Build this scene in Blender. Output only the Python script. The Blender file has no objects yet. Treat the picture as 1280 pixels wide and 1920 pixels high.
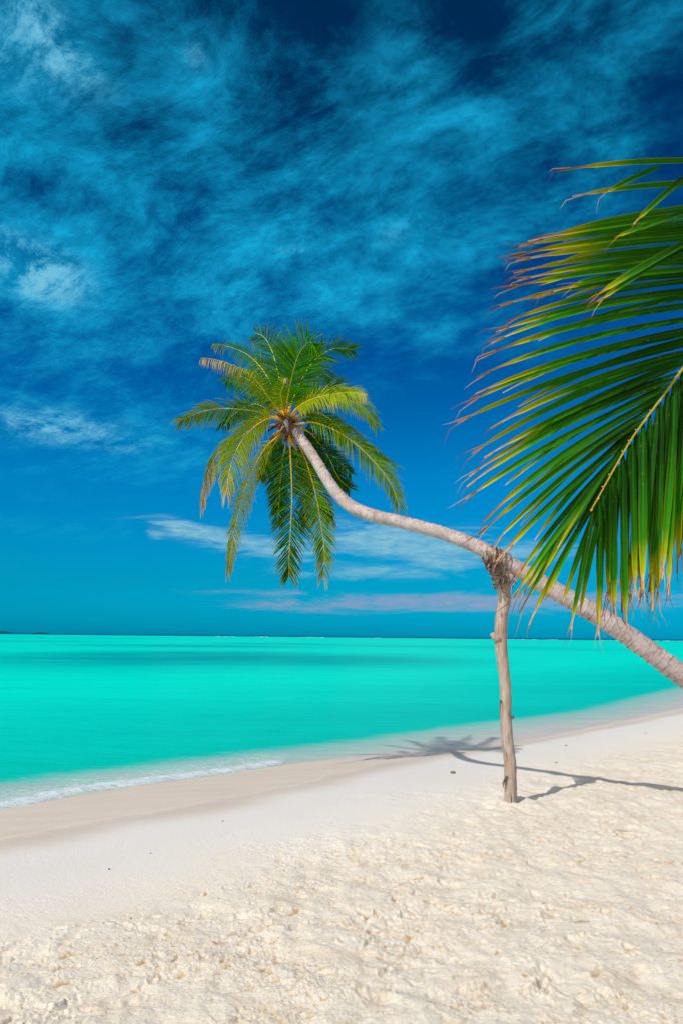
import bpy, math, random
import numpy as np
from mathutils import Vector, Matrix

scene = bpy.context.scene
col = scene.collection
R = math.radians

# ---------------------------------------------------------------- camera
CAM_H = 1.8
F = 1493.0                       # focal length in pixels of the 1920 px tall photograph
PITCH = math.atan(232 / F)
ROLL = math.atan(13 / 1280)
_f = np.array([0, math.cos(PITCH), math.sin(PITCH)])
_u0 = np.array([0, -math.sin(PITCH), math.cos(PITCH)])
_r0 = np.array([1.0, 0, 0])
_r = math.cos(ROLL) * _r0 + math.sin(ROLL) * _u0
_u = -math.sin(ROLL) * _r0 + math.cos(ROLL) * _u0
CAM = np.array([0, 0, CAM_H])
cd = bpy.data.cameras.new("camera")
cd.sensor_fit = 'VERTICAL'
cd.sensor_height = 36
cd.sensor_width = 24
cd.lens = F / 1920 * 36
cd.clip_start = 0.05
cd.clip_end = 20000
cam = bpy.data.objects.new("camera", cd)
col.objects.link(cam)
cam.matrix_world = Matrix(((_r[0], _u[0], -_f[0], CAM[0]), (_r[1], _u[1], -_f[1], CAM[1]),
                           (_r[2], _u[2], -_f[2], CAM[2]), (0, 0, 0, 1)))
scene.camera = cam


def ray(px, py):
    d = _f + (px - 640) / F * _r - (py - 960) / F * _u
    return d


def at(px, py, Y):
    d = ray(px, py)
    return CAM + d * (Y / d[1])


def at_z(px, py, z):
    d = ray(px, py)
    return CAM + d * ((z - CAM_H) / d[2])


def azel(px, py):
    d = ray(px, py)
    d = d / np.linalg.norm(d)
    return math.atan2(d[0], d[1]), math.asin(d[2])


# ---------------------------------------------------------------- exposure, sun, sky
scene.view_settings.view_transform = 'Standard'
scene.view_settings.look = 'None'
scene.view_settings.exposure = 0.0
scene.view_settings.gamma = 1.0
scene.render.engine = 'CYCLES'

SUN = Vector((-0.53, -0.60, 1.0)).normalized()
sl = bpy.data.lights.new("sun", 'SUN')
sl.energy = 3.4
sl.angle = R(0.5)
sl.color = (1.0, 0.95, 0.88)
so = bpy.data.objects.new("sun", sl)
so.rotation_euler = SUN.to_track_quat('Z', 'Y').to_euler()
so.location = (-6, -6, 12)
col.objects.link(so)

world = bpy.data.worlds.new("World")
scene.world = world
world.use_nodes = True


class NT:
    """small helper around a node tree"""

    def __init__(self, tree):
        self.t = tree
        tree.nodes.clear()

    def n(self, typ, **kw):
        nd = self.t.nodes.new(typ)
        for k, v in kw.items():
            setattr(nd, k, v)
        return nd

    def put(self, sock, v):
        if isinstance(v, bpy.types.NodeSocket):
            self.t.links.new(v, sock)
        elif v is not None:
            try:
                sock.default_value = v
            except Exception:
                sock.default_value = tuple(v) + (1.0,)

    def math(self, op, a, b=None, c=None, clamp=False):
        nd = self.n('ShaderNodeMath', operation=op, use_clamp=clamp)
        self.put(nd.inputs[0], a)
        if b is not None:
            self.put(nd.inputs[1], b)
        if c is not None:
            self.put(nd.inputs[2], c)
        return nd.outputs[0]

    def vmath(self, op, a, b=None, out=0):
        nd = self.n('ShaderNodeVectorMath', operation=op)
        self.put(nd.inputs[0], a)
        if b is not None:
            if op == 'SCALE':
                self.put(nd.inputs['Scale'], b)
            else:
                self.put(nd.inputs[1], b)
        return nd.outputs[out]

    def noise(self, vec, scale=5, detail=4, rough=0.5, dist=0.0, lac=2.0, w=None):
        nd = self.n('ShaderNodeTexNoise')
        self.put(nd.inputs['Vector'], vec)
        nd.inputs['Scale'].default_value = scale
        nd.inputs['Detail'].default_value = detail
        nd.inputs['Roughness'].default_value = rough
        nd.inputs['Distortion'].default_value = dist
        nd.inputs['Lacunarity'].default_value = lac
        return nd.outputs['Fac']

    def mapping(self, vec, loc=(0, 0, 0), rot=(0, 0, 0), scale=(1, 1, 1), vt='POINT'):
        nd = self.n('ShaderNodeMapping', vector_type=vt)
        self.put(nd.inputs['Vector'], vec)
        nd.inputs['Location'].default_value = loc
        nd.inputs['Rotation'].default_value = rot
        nd.inputs['Scale'].default_value = scale
        return nd.outputs[0]

    def mr(self, v, a, b, c=0.0, d=1.0, smooth=True):
        nd = self.n('ShaderNodeMapRange', interpolation_type='SMOOTHSTEP' if smooth else 'LINEAR')
        self.put(nd.inputs['Value'], v)
        nd.inputs['From Min'].default_value = a
        nd.inputs['From Max'].default_value = b
        nd.inputs['To Min'].default_value = c
        nd.inputs['To Max'].default_value = d
        return nd.outputs[0]

    def mix(self, fac, a, b, blend='MIX'):
        nd = self.n('ShaderNodeMix', data_type='RGBA', blend_type=blend)
        self.put(nd.inputs[0], fac)
        self.put(nd.inputs[6], a if isinstance(a, bpy.types.NodeSocket) else tuple(a) + (1.0,))
        self.put(nd.inputs[7], b if isinstance(b, bpy.types.NodeSocket) else tuple(b) + (1.0,))
        return nd.outputs[2]

    def ramp(self, fac, stops, interp='LINEAR'):
        nd = self.n('ShaderNodeValToRGB')
        nd.color_ramp.interpolation = interp
        el = nd.color_ramp.elements
        while len(el) < len(stops):
            el.new(0.5)
        for e, (p, c) in zip(el, stops):
            e.position = p
            e.color = tuple(c) + (1.0,)
        self.put(nd.inputs[0], fac)
        return nd.outputs[0]

    def xyz(self, v):
        nd = self.n('ShaderNodeSeparateXYZ')
        self.put(nd.inputs[0], v)
        return nd.outputs

    def comb(self, x, y, z=0.0):
        nd = self.n('ShaderNodeCombineXYZ')
        self.put(nd.inputs[0], x)
        self.put(nd.inputs[1], y)
        self.put(nd.inputs[2], z)
        return nd.outputs[0]

    def bump(self, h, strength=0.5, dist=0.01, normal=None):
        nd = self.n('ShaderNodeBump')
        nd.inputs['Strength'].default_value = strength
        nd.inputs['Distance'].default_value = dist
        self.put(nd.inputs['Height'], h)
        if normal is not None:
            self.put(nd.inputs['Normal'], normal)
        return nd.outputs[0]


def s2l(r, g, b):
    f = lambda c: (c / 255 / 12.92) if c / 255 <= 0.04045 else ((c / 255 + 0.055) / 1.055) ** 2.4
    return (f(r), f(g), f(b))


def build_world():
    w = NT(world.node_tree)
    tc = w.n('ShaderNodeTexCoord').outputs['Generated']
    sky = w.n('ShaderNodeTexSky', sky_type='NISHITA')
    sky.sun_disc = False
    sky.sun_elevation = math.asin(SUN.z)
    sky.sun_rotation = math.atan2(SUN.x, SUN.y)
    sky.altitude = 0
    sky.air_density = 1.0
    sky.dust_density = 0.6
    sky.ozone_density = 2.0
    x, y, z = w.xyz(tc)
    el = w.math('ARCSINE', z)
    az = w.math('ARCTAN2', x, y)
    ae = w.comb(az, el, 0.0)
    el01 = w.math('DIVIDE', el, math.pi / 2, clamp=True)
    e = lambda py: max(0.0, azel(640, py)[1] / (math.pi / 2))
    # air colour of the clear tropical sky, horizon to zenith (tint of the physical sky)
    tint = w.ramp(el01, SKY_TINT)
    clear = w.mix(1.0, sky.outputs[0], tint, 'MULTIPLY')
    # cloud noise on a sheet overhead, so it foreshortens towards the horizon
    zz = w.math('ADD', w.math('MAXIMUM', z, 0.0), 0.30)
    P = w.comb(w.math('DIVIDE', x, zz), w.math('DIVIDE', y, zz), 0.0)

    def warp(v, sc, det, amt):
        nd = w.n('ShaderNodeTexNoise')
        w.put(nd.inputs['Vector'], v)
        nd.inputs['Scale'].default_value = sc
        nd.inputs['Detail'].default_value = det
        nd.inputs['Roughness'].default_value = 0.6
        return w.vmath('ADD', v, w.vmath('SCALE', w.vmath('SUBTRACT', nd.outputs['Color'], (0.5, 0.5, 0.5)), amt))
    PW = warp(warp(P, 1.3, 2, 0.20), 5.0, 4, 0.06)
    # isotropic tufts, plus combed wisps that run up to the right
    n1 = w.noise(PW, 3.0, 8, 0.60)
    n2 = w.noise(w.mapping(PW, loc=(3, 1, 0)), 11.0, 12, 0.72, 0.15)
    comb = w.mapping(w.mapping(PW, loc=(9, 4, 0), rot=(0, 0, R(40))), scale=(1.0, 2.3, 1.0))
    n3 = w.noise(comb, 6.5, 13, 0.74, 0.25)
    big = w.mr(n1, 0.36, 0.64, 0.0, 1.0, smooth=False)
    fine = w.math('ADD', w.math('MULTIPLY', w.mr(n2, 0.37, 0.63, 0, 1, smooth=False), 0.48), w.math('MULTIPLY', w.mr(n3, 0.37, 0.63, 0, 1, smooth=False), 0.52))
    tex = w.math('ADD', w.math('MULTIPLY', big, 0.42), w.math('MULTIPLY', fine, 0.58))

    def blobs(lst):
        acc = None
        for (px, py, rx, ry, rot, wt) in lst:
            a0, e0 = azel(px, py)
            v = w.vmath('SUBTRACT', ae, (a0, e0, 0))
            v = w.mapping(v, rot=(0, 0, R(-rot)))
            v = w.vmath('MULTIPLY', v, (F / rx, F / ry, 0))
            q = w.vmath('DOT_PRODUCT', v, v, out=1)
            g = w.math('MULTIPLY', w.math('EXPONENT', w.math('MULTIPLY', q, -1.0)), wt)
            acc = g if acc is None else w.math('ADD', acc, g)
        return acc

    cov = blobs(CLOUDS)
    # edges of the cover are torn by the same noise
    dens = w.math('ADD', w.math('MULTIPLY', w.math('MINIMUM', cov, 1.15), 0.86), w.math('MULTIPLY', w.math('SUBTRACT', tex, 0.62), 2.3))
    thin = w.math('POWER', w.mr(dens, -0.35, 1.55, smooth=False), 1.55)
    thin = w.math('MULTIPLY', thin, w.mr(cov, -0.15, 0.45))
    c_thin = w.ramp(el01, CLOUD_COL)
    colr = w.mix(thin, clear, c_thin)
    hi = blobs(BRIGHT)
    hd = w.math('MULTIPLY', hi, w.mr(fine, 0.25, 0.8, 0.0, 1.45, smooth=False))
    colr = w.mix(w.math('MULTIPLY', w.mr(hd, 0.05, 1.1), 0.85), colr, tuple(c * 10 for c in s2l(120, 195, 222)))
    # low streaks of fair weather cloud above the horizon
    lowP = w.vmath('MULTIPLY', ae, (1.0, 7.0, 1.0))
    lw = w.n('ShaderNodeTexNoise')
    w.put(lw.inputs['Vector'], lowP)
    lw.inputs['Scale'].default_value = 6
    lw.inputs['Detail'].default_value = 3
    lowPW = w.vmath('ADD', lowP, w.vmath('SCALE', w.vmath('SUBTRACT', lw.outputs['Color'], (0.5, 0.5, 0.5)), 0.25))
    ln = w.mr(w.noise(lowPW, 9, 12, 0.68, 0.5), 0.36, 0.64, 0, 1, smooth=False)
    lb = blobs(LOW)
    ls = w.math('ADD', lb, w.math('MULTIPLY', w.math('SUBTRACT', ln, 0.5), 0.9))
    ln2 = w.mr(w.noise(w.vmath('MULTIPLY', ae, (1.0, 4.0, 1.0)), 42, 10, 0.7, 0.4), 0.36, 0.64, 0.45, 1.15, smooth=False)
    lf = w.math('MULTIPLY', w.math('MULTIPLY', w.mr(ls, 0.05, 1.15), w.mr(lb, 0.02, 0.35)), ln2)
    colr = w.mix(w.math('MINIMUM', w.math('MULTIPLY', lf, 0.85), 0.9), colr, tuple(c * 10 for c in s2l(140, 196, 214)))
    pb = blobs(PINK)
    ps = w.math('ADD', pb, w.math('MULTIPLY', w.math('SUBTRACT', ln, 0.5), 0.9))
    pf = w.math('MULTIPLY', w.mr(ps, 0.10, 1.0), w.mr(pb, 0.02, 0.35))
    colr = w.mix(w.math('MULTIPLY', w.math('MULTIPLY', pf, 0.55), ln2), colr, tuple(c * 10 for c in s2l(176, 158, 190)))
    # unseen white haze round the sun, behind the photographer, added to lift sand shadows
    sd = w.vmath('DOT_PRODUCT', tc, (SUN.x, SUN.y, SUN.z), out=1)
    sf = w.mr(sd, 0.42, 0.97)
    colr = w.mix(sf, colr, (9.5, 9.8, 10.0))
    # below the horizon
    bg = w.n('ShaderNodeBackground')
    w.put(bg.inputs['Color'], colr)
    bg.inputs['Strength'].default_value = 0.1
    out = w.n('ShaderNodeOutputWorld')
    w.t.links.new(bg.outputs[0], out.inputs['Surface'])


# multipliers on the physical sky by elevation/90deg
SKY_TINT = [(0.0, (0.0005, 0.60, 1.25)), (0.04, (0.0005, 0.55, 0.92)), (0.12, (0.0005, 0.57, 0.98)),
            (0.21, (0.0005, 0.37, 0.80)), (0.30, (0.0, 0.22, 0.55)), (0.40, (0.0, 0.18, 0.37)), (0.5, (0.0, 0.15, 0.30)), (1.0, (0.0, 0.12, 0.30))]
CLOUD_COL = [(0.0, tuple(c * 10 for c in s2l(30, 165, 200))), (0.2, tuple(c * 10 for c in s2l(24, 178, 224))),
             (0.34, tuple(c * 10 for c in s2l(20, 174, 222))), (0.46, tuple(c * 10 for c in s2l(24, 162, 212)))]
# px, py, rx, ry, rotation, weight
CLOUDS = [
    (560, 600, 420, 110, 0, 0.22), (60, 60, 300, 170, 0, 0.95), (0, 200, 200, 160, 0, 0.6), (370, 130, 110, 170, 0, 0.75), (500, 60, 150, 60, -30, 0.3),
    (740, 110, 190, 130, 15, 0.75), (1120, 70, 230, 110, 30, 0.7), (1000, 230, 260, 100, 20, 0.6), (700, 260, 250, 150, 0, 0.45),
    (60, 290, 120, 40, 0, 0.3), (420, 360, 280, 160, -15, 0.7), (200, 430, 280, 100, -5, 0.5), (640, 460, 330, 130, 0, 0.85),
    (830, 470, 170, 120, -20, 0.55), (60, 510, 150, 90, 0, 0.7), (320, 560, 300, 110, 0, 0.7), (760, 560, 160, 70, -20, 0.4),
    (120, 640, 240, 70, 5, 0.4), (110, 800, 230, 80, 0, 0.85), (280, 830, 190, 60, -5, 0.5), (960, 330, 150, 90, 0, 0.3),
    (230, 215, 170, 60, 10, -0.75), (90, 355, 130, 45, 0, -0.6), (600, 25, 170, 35, 0, -0.5), (600, 200, 130, 70, 30, -0.55), (890, 70, 60, 60, 0, -0.45),
    (1230, 160, 90, 120, 0, -0.25), (375, 515, 45, 28, 0, -0.5), (900, 320, 160, 60, -10, -0.35), (60, 600, 120, 30, -5, -0.5), (480, 330, 60, 40, 0, -0.4), (300, 260, 80, 30, 0, -0.3),
    (230, 690, 220, 60, 0, 0.35), (840, 640, 60, 20, -25, 0.3), (130, 1000, 300, 26, 0, 0.25), (1130, 330, 180, 80, 20, 0.3),
]
BRIGHT = [(80, 50, 110, 40, -25, 0.8), (60, 505, 95, 45, -12, 1.15), (100, 800, 120, 30, 0, 0.75), (370, 100, 30, 30, 0, 0.35),
          (735, 440, 50, 30, 20, 0.2), (550, 470, 40, 12, 0, 0.25), (240, 835, 90, 16, 0, 0.25), (20, 120, 130, 50, 0, 0.45)]
LOW = [(740, 1010, 90, 14, 0, 0.5), (360, 992, 50, 8, -20, 0.5), (400, 1003, 130, 16, -8, 0.75), (500, 1030, 130, 18, -8, 0.7), (700, 1000, 140, 26, -3, 0.7), (800, 1035, 170, 22, -3, 0.75),
       (700, 1072, 190, 14, 0, 0.7), (960, 1030, 150, 16, 0, 0.6), (860, 1000, 60, 16, 8, 0.5), (292, 1004, 14, 8, 0, 0.6)]
PINK = [(780, 1132, 210, 16, 0, 0.75), (960, 1126, 260, 14, 0, 0.6), (560, 1140, 160, 10, 0, 0.5), (480, 1110, 120, 8, 0, 0.3),
        (1200, 1130, 200, 16, 0, 0.45)]
build_world()


# ---------------------------------------------------------------- numeric helpers
rng = np.random.default_rng(11)
_perm = rng.permutation(512)
_perm = np.concatenate([_perm, _perm])
_ga = rng.uniform(0, 2 * math.pi, 1024)
_gx, _gy = np.cos(_ga), np.sin(_ga)


def perlin(x, y, seed=0):
    x = x + seed * 17.31
    y = y + seed * 9.73
    xi = np.floor(x).astype(np.int64)
    yi = np.floor(y).astype(np.int64)
    xf = x - xi
    yf = y - yi
    u = xf * xf * xf * (xf * (xf * 6 - 15) + 10)
    v = yf * yf * yf * (yf * (yf * 6 - 15) + 10)

    def g(ix, iy, dx, dy):
        h = _perm[(_perm[ix & 511] + iy) & 511]
        return _gx[h] * dx + _gy[h] * dy
    a = g(xi, yi, xf, yf)
    b = g(xi + 1, yi, xf - 1, yf)
    c = g(xi, yi + 1, xf, yf - 1)
    d = g(xi + 1, yi + 1, xf - 1, yf - 1)
    return (a + u * (b - a)) + v * ((c + u * (d - c)) - (a + u * (b - a)))


def fbm(x, y, oct=4, rough=0.5, seed=0):
    s = np.zeros_like(x)
    amp = 1.0
    fr = 1.0
    for k in range(oct):
        s += amp * perlin(x * fr, y * fr, seed + k * 3)
        amp *= rough
        fr *= 2.03
    return s


def sstep(x, a, b):
    t = np.clip((x - a) / (b - a), 0, 1)
    return t * t * (3 - 2 * t)


def sdist(X, Y, poly):
    """signed distance to a polyline running left to right; positive on its right-hand (landward) side"""
    best = np.full(X.shape, 1e18)
    sg = np.ones(X.shape)
    for (ax, ay), (bx, by) in zip(poly[:-1], poly[1:]):
        dx, dy = bx - ax, by - ay
        L2 = dx * dx + dy * dy
        t = np.clip(((X - ax) * dx + (Y - ay) * dy) / L2, 0, 1)
        ex = X - (ax + t * dx)
        ey = Y - (ay + t * dy)
        d2 = ex * ex + ey * ey
        cr = dx * (Y - ay) - dy * (X - ax)
        m = d2 < best
        best = np.where(m, d2, best)
        sg = np.where(m, np.where(cr < 0, 1.0, -1.0), sg)
    return np.sqrt(best) * sg


def catmull(P, n):
    P = np.asarray(P, float)
    m = len(P)
    if m < 3:
        t = np.linspace(0, 1, n)[:, None]
        return P[0] * (1 - t) + P[-1] * t
    Q = np.vstack([2 * P[0] - P[1], P, 2 * P[-1] - P[-2]])
    seg = np.linalg.norm(np.diff(P, axis=0), axis=1)
    cum = np.concatenate([[0], np.cumsum(seg)])
    out = []
    for s in np.linspace(0, cum[-1], n):
        i = min(max(np.searchsorted(cum, s, side='right') - 1, 0), m - 2)
        t = (s - cum[i]) / max(seg[i], 1e-9)
        p0, p1, p2, p3 = Q[i], Q[i + 1], Q[i + 2], Q[i + 3]
        out.append(0.5 * ((2 * p1) + (-p0 + p2) * t + (2 * p0 - 5 * p1 + 4 * p2 - p3) * t * t + (-p0 + 3 * p1 - 3 * p2 + p3) * t ** 3))
    return np.array(out)


def unit(v):
    return v / max(np.linalg.norm(v), 1e-9)


class MB:
    def __init__(self):
        self.v = []
        self.f = []
        self.c = []

    def add(self, verts, faces, cols):
        b = len(self.v)
        self.v.extend(verts)
        self.f.extend([tuple(i + b for i in f) for f in faces])
        self.c.extend(cols)

    def tube(self, pts, rad, seg=8, color=(1, 1, 1), caps=True, rough=0.0, seed=0, freq=3.0):
        pts = np.asarray(pts, float)
        n = len(pts)
        rad = np.broadcast_to(np.asarray(rad, float), (n,))
        T = np.gradient(pts, axis=0)
        up = np.array([0.123, 0.05, 0.99]) if abs(unit(T[0])[2]) < 0.9 else np.array([1.0, 0.1, 0])
        vs = []
        cs = []
        a = unit(np.cross(unit(T[0]), up))
        rr = random.Random(seed)
        for i in range(n):
            t = unit(T[i])
            a = unit(a - t * np.dot(a, t))
            b = np.cross(t, a)
            for k in range(seg):
                th = 2 * math.pi * k / seg
                r = rad[i]
                if rough:
                    r *= 1 + rough * (math.sin(th * 2 + i * freq * 0.31 + seed) * 0.5 + rr.uniform(-0.5, 0.5))
                vs.append(pts[i] + (a * math.cos(th) + b * math.sin(th)) * r)
                cs.append(color[i] if hasattr(color[0], '__len__') else color)
        fs = []
        for i in range(n - 1):
            for k in range(seg):
                k2 = (k + 1) % seg
                fs.append((i * seg + k, i * seg + k2, (i + 1) * seg + k2, (i + 1) * seg + k))
        if caps:
            fs.append(tuple(range(seg - 1, -1, -1)))
            fs.append(tuple((n - 1) * seg + k for k in range(seg)))
        self.add(vs, fs, cs)

    def build(self, name, mat, parent=None, smooth=True):
        o0 = np.array(parent_origin(parent)) if parent is not None else np.zeros(3)
        me = bpy.data.meshes.new(name)
        me.from_pydata([tuple(np.asarray(p) - o0) for p in self.v], [], self.f)
        ca = me.color_attributes.new("tone", 'FLOAT_COLOR', 'POINT')
        arr = np.ones((len(self.v), 4), np.float32)
        arr[:, :3] = np.asarray(self.c, np.float32)
        ca.data.foreach_set('color', arr.ravel())
        if smooth:
            me.polygons.foreach_set('use_smooth', [True] * len(me.polygons))
        me.materials.append(mat)
        me.update()
        o = bpy.data.objects.new(name, me)
        col.objects.link(o)
        if parent is not None:
            o.parent = parent
        return o


def parent_origin(p):
    o = Vector((0, 0, 0))
    while p is not None:
        o += Vector(p.location)
        p = p.parent
    return o


def tag(o, label=None, cat=None, group=None, kind=None):
    if label:
        o['label'] = label
    if cat:
        o['category'] = cat
    if group:
        o['group'] = group
    if kind:
        o['kind'] = kind
    return o


def empty(name, loc):
    o = bpy.data.objects.new(name, None)
    o.empty_display_size = 0.2
    o.location = tuple(loc)
    col.objects.link(o)
    return o


def grid_mesh(name, V, nr, nc, attrs, mat, wrap=True):
    me = bpy.data.meshes.new(name)
    me.vertices.add(nr * nc)
    me.vertices.foreach_set('co', V.astype(np.float32).ravel())
    r = np.arange(nr - 1)[:, None]
    ncf = nc if wrap else nc - 1
    c = np.arange(ncf)[None, :]
    c2 = (c + 1) % nc
    q = np.stack([r * nc + c, r * nc + c2, (r + 1) * nc + c2, (r + 1) * nc + c], axis=-1).reshape(-1, 4)
    q = q[:, ::-1]
    nq = len(q)
    me.loops.add(nq * 4)
    me.loops.foreach_set('vertex_index', q.astype(np.int32).ravel())
    me.polygons.add(nq)
    me.polygons.foreach_set('loop_start', np.arange(0, nq * 4, 4, dtype=np.int32))
    try:
        me.polygons.foreach_set('loop_total', np.full(nq, 4, dtype=np.int32))
    except Exception:
        pass
    me.polygons.foreach_set('use_smooth', np.ones(nq, dtype=bool))
    for k, a in attrs.items():
        at_ = me.attributes.new(k, 'FLOAT', 'POINT')
        at_.data.foreach_set('value', a.astype(np.float32).ravel())
    me.materials.append(mat)
    me.update(calc_edges=True)
    me.validate()
    o = bpy.data.objects.new(name, me)
    col.objects.link(o)
    return o


def polar(r_list, fine_deg, nfine, ncoarse):
    fa = np.linspace(-fine_deg, fine_deg, nfine)
    ca = np.linspace(fine_deg, 360 - fine_deg, ncoarse + 2)[1:-1]
    ang = np.radians(np.concatenate([fa, ca]))
    RR, AA = np.meshgrid(np.asarray(r_list), ang, indexing='ij')
    return RR * np.sin(AA), RR * np.cos(AA)


# ---------------------------------------------------------------- beach profile
WATER_Z = -0.30
wl_px = [(-500, 1610), (-220, 1560), (0, 1519), (120, 1497), (230, 1478), (400, 1455), (480, 1443), (545, 1433), (640, 1422), (740, 1414),
         (850, 1406), (930, 1397), (1010, 1384), (1100, 1365), (1190, 1347), (1280, 1327), (1400, 1298), (1500, 1276)]
wl = [tuple(at_z(px, py, WATER_Z)[:2]) for px, py in wl_px]
d0 = np.array(wl[0]) - np.array(wl[1])
d1 = np.array(wl[-1]) - np.array(wl[-2])
wl = [tuple(np.array(wl[0]) + unit(d0) * 400)] + wl + [tuple(np.array(wl[-1]) + unit(d1) * 900)]


def base_z(s):
    land = WATER_Z + 0.30 * (1 - np.exp(-np.maximum(s, 0) / 1.5))
    sea = WATER_Z - 0.085 * np.minimum(-s, 3) - 0.10 * np.clip(-s - 3, 0, 12) - 0.015 * np.clip(-s - 15, 0, 60)
    return np.where(s > 0, land, sea)


def hit(px, py):
    d = ray(px, py)
    lo, hi = 1.0, 200.0
    p = CAM + d * ((-0.1 - CAM_H) / d[2])
    for _ in range(12):
        s = float(sdist(np.array([p[0]]), np.array([p[1]]), wl)[0])
        z = float(base_z(np.array(s)))
        p = CAM + d * ((z - CAM_H) / d[2])
    return p


wet_px = [(-300, 1670), (0, 1606), (110, 1585), (230, 1558), (400, 1532), (470, 1517), (540, 1497), (640, 1474), (760, 1441),
          (840, 1422), (900, 1412), (1000, 1395), (1100, 1376), (1190, 1358), (1280, 1340), (1400, 1312)]
tq_px = [(-400, 1530), (0, 1470), (150, 1450), (300, 1430), (480, 1410), (640, 1392), (800, 1369), (900, 1356), (1000, 1345), (1100, 1331), (1200, 1306), (1280, 1287), (1400, 1264)]
tq = [tuple(at_z(px, py, WATER_Z)[:2]) for px, py in tq_px]
tq = [tuple(np.array(tq[0]) + unit(np.array(tq[0]) - np.array(tq[1])) * 400)] + tq + \
     [tuple(np.array(tq[-1]) + unit(np.array(tq[-1]) - np.array(tq[-2])) * 900)]
wet = [tuple(hit(px, py)[:2]) for px, py in wet_px]
wet = [tuple(np.array(wet[0]) + unit(np.array(wet[0]) - np.array(wet[1])) * 400)] + wet + \
      [tuple(np.array(wet[-1]) + unit(np.array(wet[-1]) - np.array(wet[-2])) * 900)]
tr_px = [(-300, 1780), (0, 1715), (200, 1665), (330, 1625), (480, 1590), (640, 1540), (800, 1480), (930, 1445), (1100, 1410), (1280, 1375)]
tr = [tuple(hit(px, py)[:2]) for px, py in tr_px]
tr = [tuple(np.array(tr[0]) + unit(np.array(tr[0]) - np.array(tr[1])) * 400)] + tr + \
     [tuple(np.array(tr[-1]) + unit(np.array(tr[-1]) - np.array(tr[-2])) * 900)]


def sand_height(X, Y, detail=True):
    s = sdist(X, Y, wl)
    sw = sdist(X, Y, wet)
    st = sdist(X, Y, tr)
    st_j = st + 1.1 * fbm(X * 0.8, Y * 0.8, 3, 0.55, 5)
    z = base_z(s)
    tramp = sstep(st_j, -0.3, 1.6)
    land = sstep(s, -0.2, 1.0)
    z = z + land * 0.02 * fbm(X * 0.35, Y * 0.35, 2, 0.5, 2)
    hollow = np.zeros_like(X)
    near = (np.hypot(X, Y) < 70)
    # soft undulation of walked-on sand
    a1 = fbm(X * 2.1, Y * 2.1, 3, 0.5, 21)
    z = z + tramp * (0.036 * a1 + 0.020 * fbm(X * 5.2, Y * 4.1, 2, 0.5, 23))
    X0, Y0 = X, Y
    wx = X + 0.05 * fbm(X * 5, Y * 5, 2, 0.5, 31)
    wy = Y + 0.05 * fbm(X * 5, Y * 5, 2, 0.5, 37)
    a2 = fbm(wx * 5.5, wy * 7.5, 4, 0.55, 41)
    rid = 1 - np.abs(a2) * 2.6
    z = z + tramp * 0.0055 * rid * near
    patch = sstep(fbm(X * 1.3, Y * 1.3, 3, 0.6, 51), -0.18, 0.35)
    rx_, ry_ = wx * 0.82 + wy * 0.57, -wx * 0.57 + wy * 0.82
    a3 = fbm(rx_ * 13, ry_ * 26, 4, 0.62, 61)
    cr = np.clip(a3 - 0.05, 0, 1)
    crm = sstep(st_j, -0.9, 0.8)
    z = z + crm * (0.22 + 0.9 * patch) * 0.014 * (0.45 * cr - 1.15 * np.clip(-a3 - 0.06, 0, 1)) * near
    a4 = fbm(X * 48, Y * 55, 2, 0.6, 71)
    z = z + crm * (0.35 + 0.8 * patch) * 0.0062 * a4 * near
    # very faint grain elsewhere
    z = z + land * 0.0012 * fbm(X * 30, Y * 30, 2, 0.5, 81)
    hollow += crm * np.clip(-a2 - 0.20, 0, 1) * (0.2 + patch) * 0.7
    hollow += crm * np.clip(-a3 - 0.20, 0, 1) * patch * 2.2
    # footprints and scuffs
    fr = random.Random(5)
    zf = np.zeros_like(X)
    nf = 0
    for k in range(1900):
        if k < 1400:
            yy = 2.6 + 7.5 * fr.random() ** 1.3
            xx = fr.uniform(-0.62, 0.62) * yy
        else:
            yy = fr.uniform(7, 17)
            xx = fr.uniform(-0.3, 0.75) * yy
        stp = float(sdist(np.array([xx]), np.array([yy]), tr)[0])
        ang = fr.gauss(0.9, 0.55)
        sc = fr.uniform(0.55, 1.1) if fr.random() < 0.12 else fr.uniform(0.12, 0.42)
        dep = fr.uniform(0.35, 1.0) * (0.015 if sc > 0.5 else 0.030 * sc ** 0.6)
        skip = fr.random()
        if stp < 0.5 or skip < 0.15:
            continue
        lx, ly = 0.15 * sc, 0.055 * sc
        m = (np.abs(X - xx) < 0.45) & (np.abs(Y - yy) < 0.45)
        if not m.any():
            continue
        dx = X[m] - xx
        dy = Y[m] - yy
        ca, sa = math.cos(ang), math.sin(ang)
        u = (dx * ca + dy * sa)
        v = (-dx * sa + dy * ca)
        wob = 1 + 0.9 * perlin(dx * 16 + k, dy * 16 + 2.3 * k, 3) + 0.5 * perlin(dx * 40 + k, dy * 40 + 1.3 * k, 4)
        q = np.sqrt((u / lx) ** 2 + (v / ly) ** 2) * wob
        dent = -np.exp(-(q ** 2.6)) * (1 + 0.5 * u / lx)
        rim = 0.5 * np.exp(-((q - 1.45) / 0.38) ** 2) * (0.6 + 0.8 * (v > 0))
        zf[m] += dep * (dent + rim)
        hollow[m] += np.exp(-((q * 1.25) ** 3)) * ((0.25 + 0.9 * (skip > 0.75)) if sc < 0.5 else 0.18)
        nf += 1
    z = z + zf * sstep(st, -0.2, 0.8)
    # sand heaped and scoured round the foot of the post
    pd = np.hypot(X - 1.909, (Y - 9.223) * 0.9) * (1 + 0.5 * perlin(X * 6, Y * 6, 7))
    z = z + 0.030 * np.exp(-((pd - 0.16) / 0.09) ** 2) - 0.012 * np.exp(-((pd - 0.36) / 0.1) ** 2)
    return z, s, sw, st_j, np.clip(hollow, 0, 1)


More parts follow.
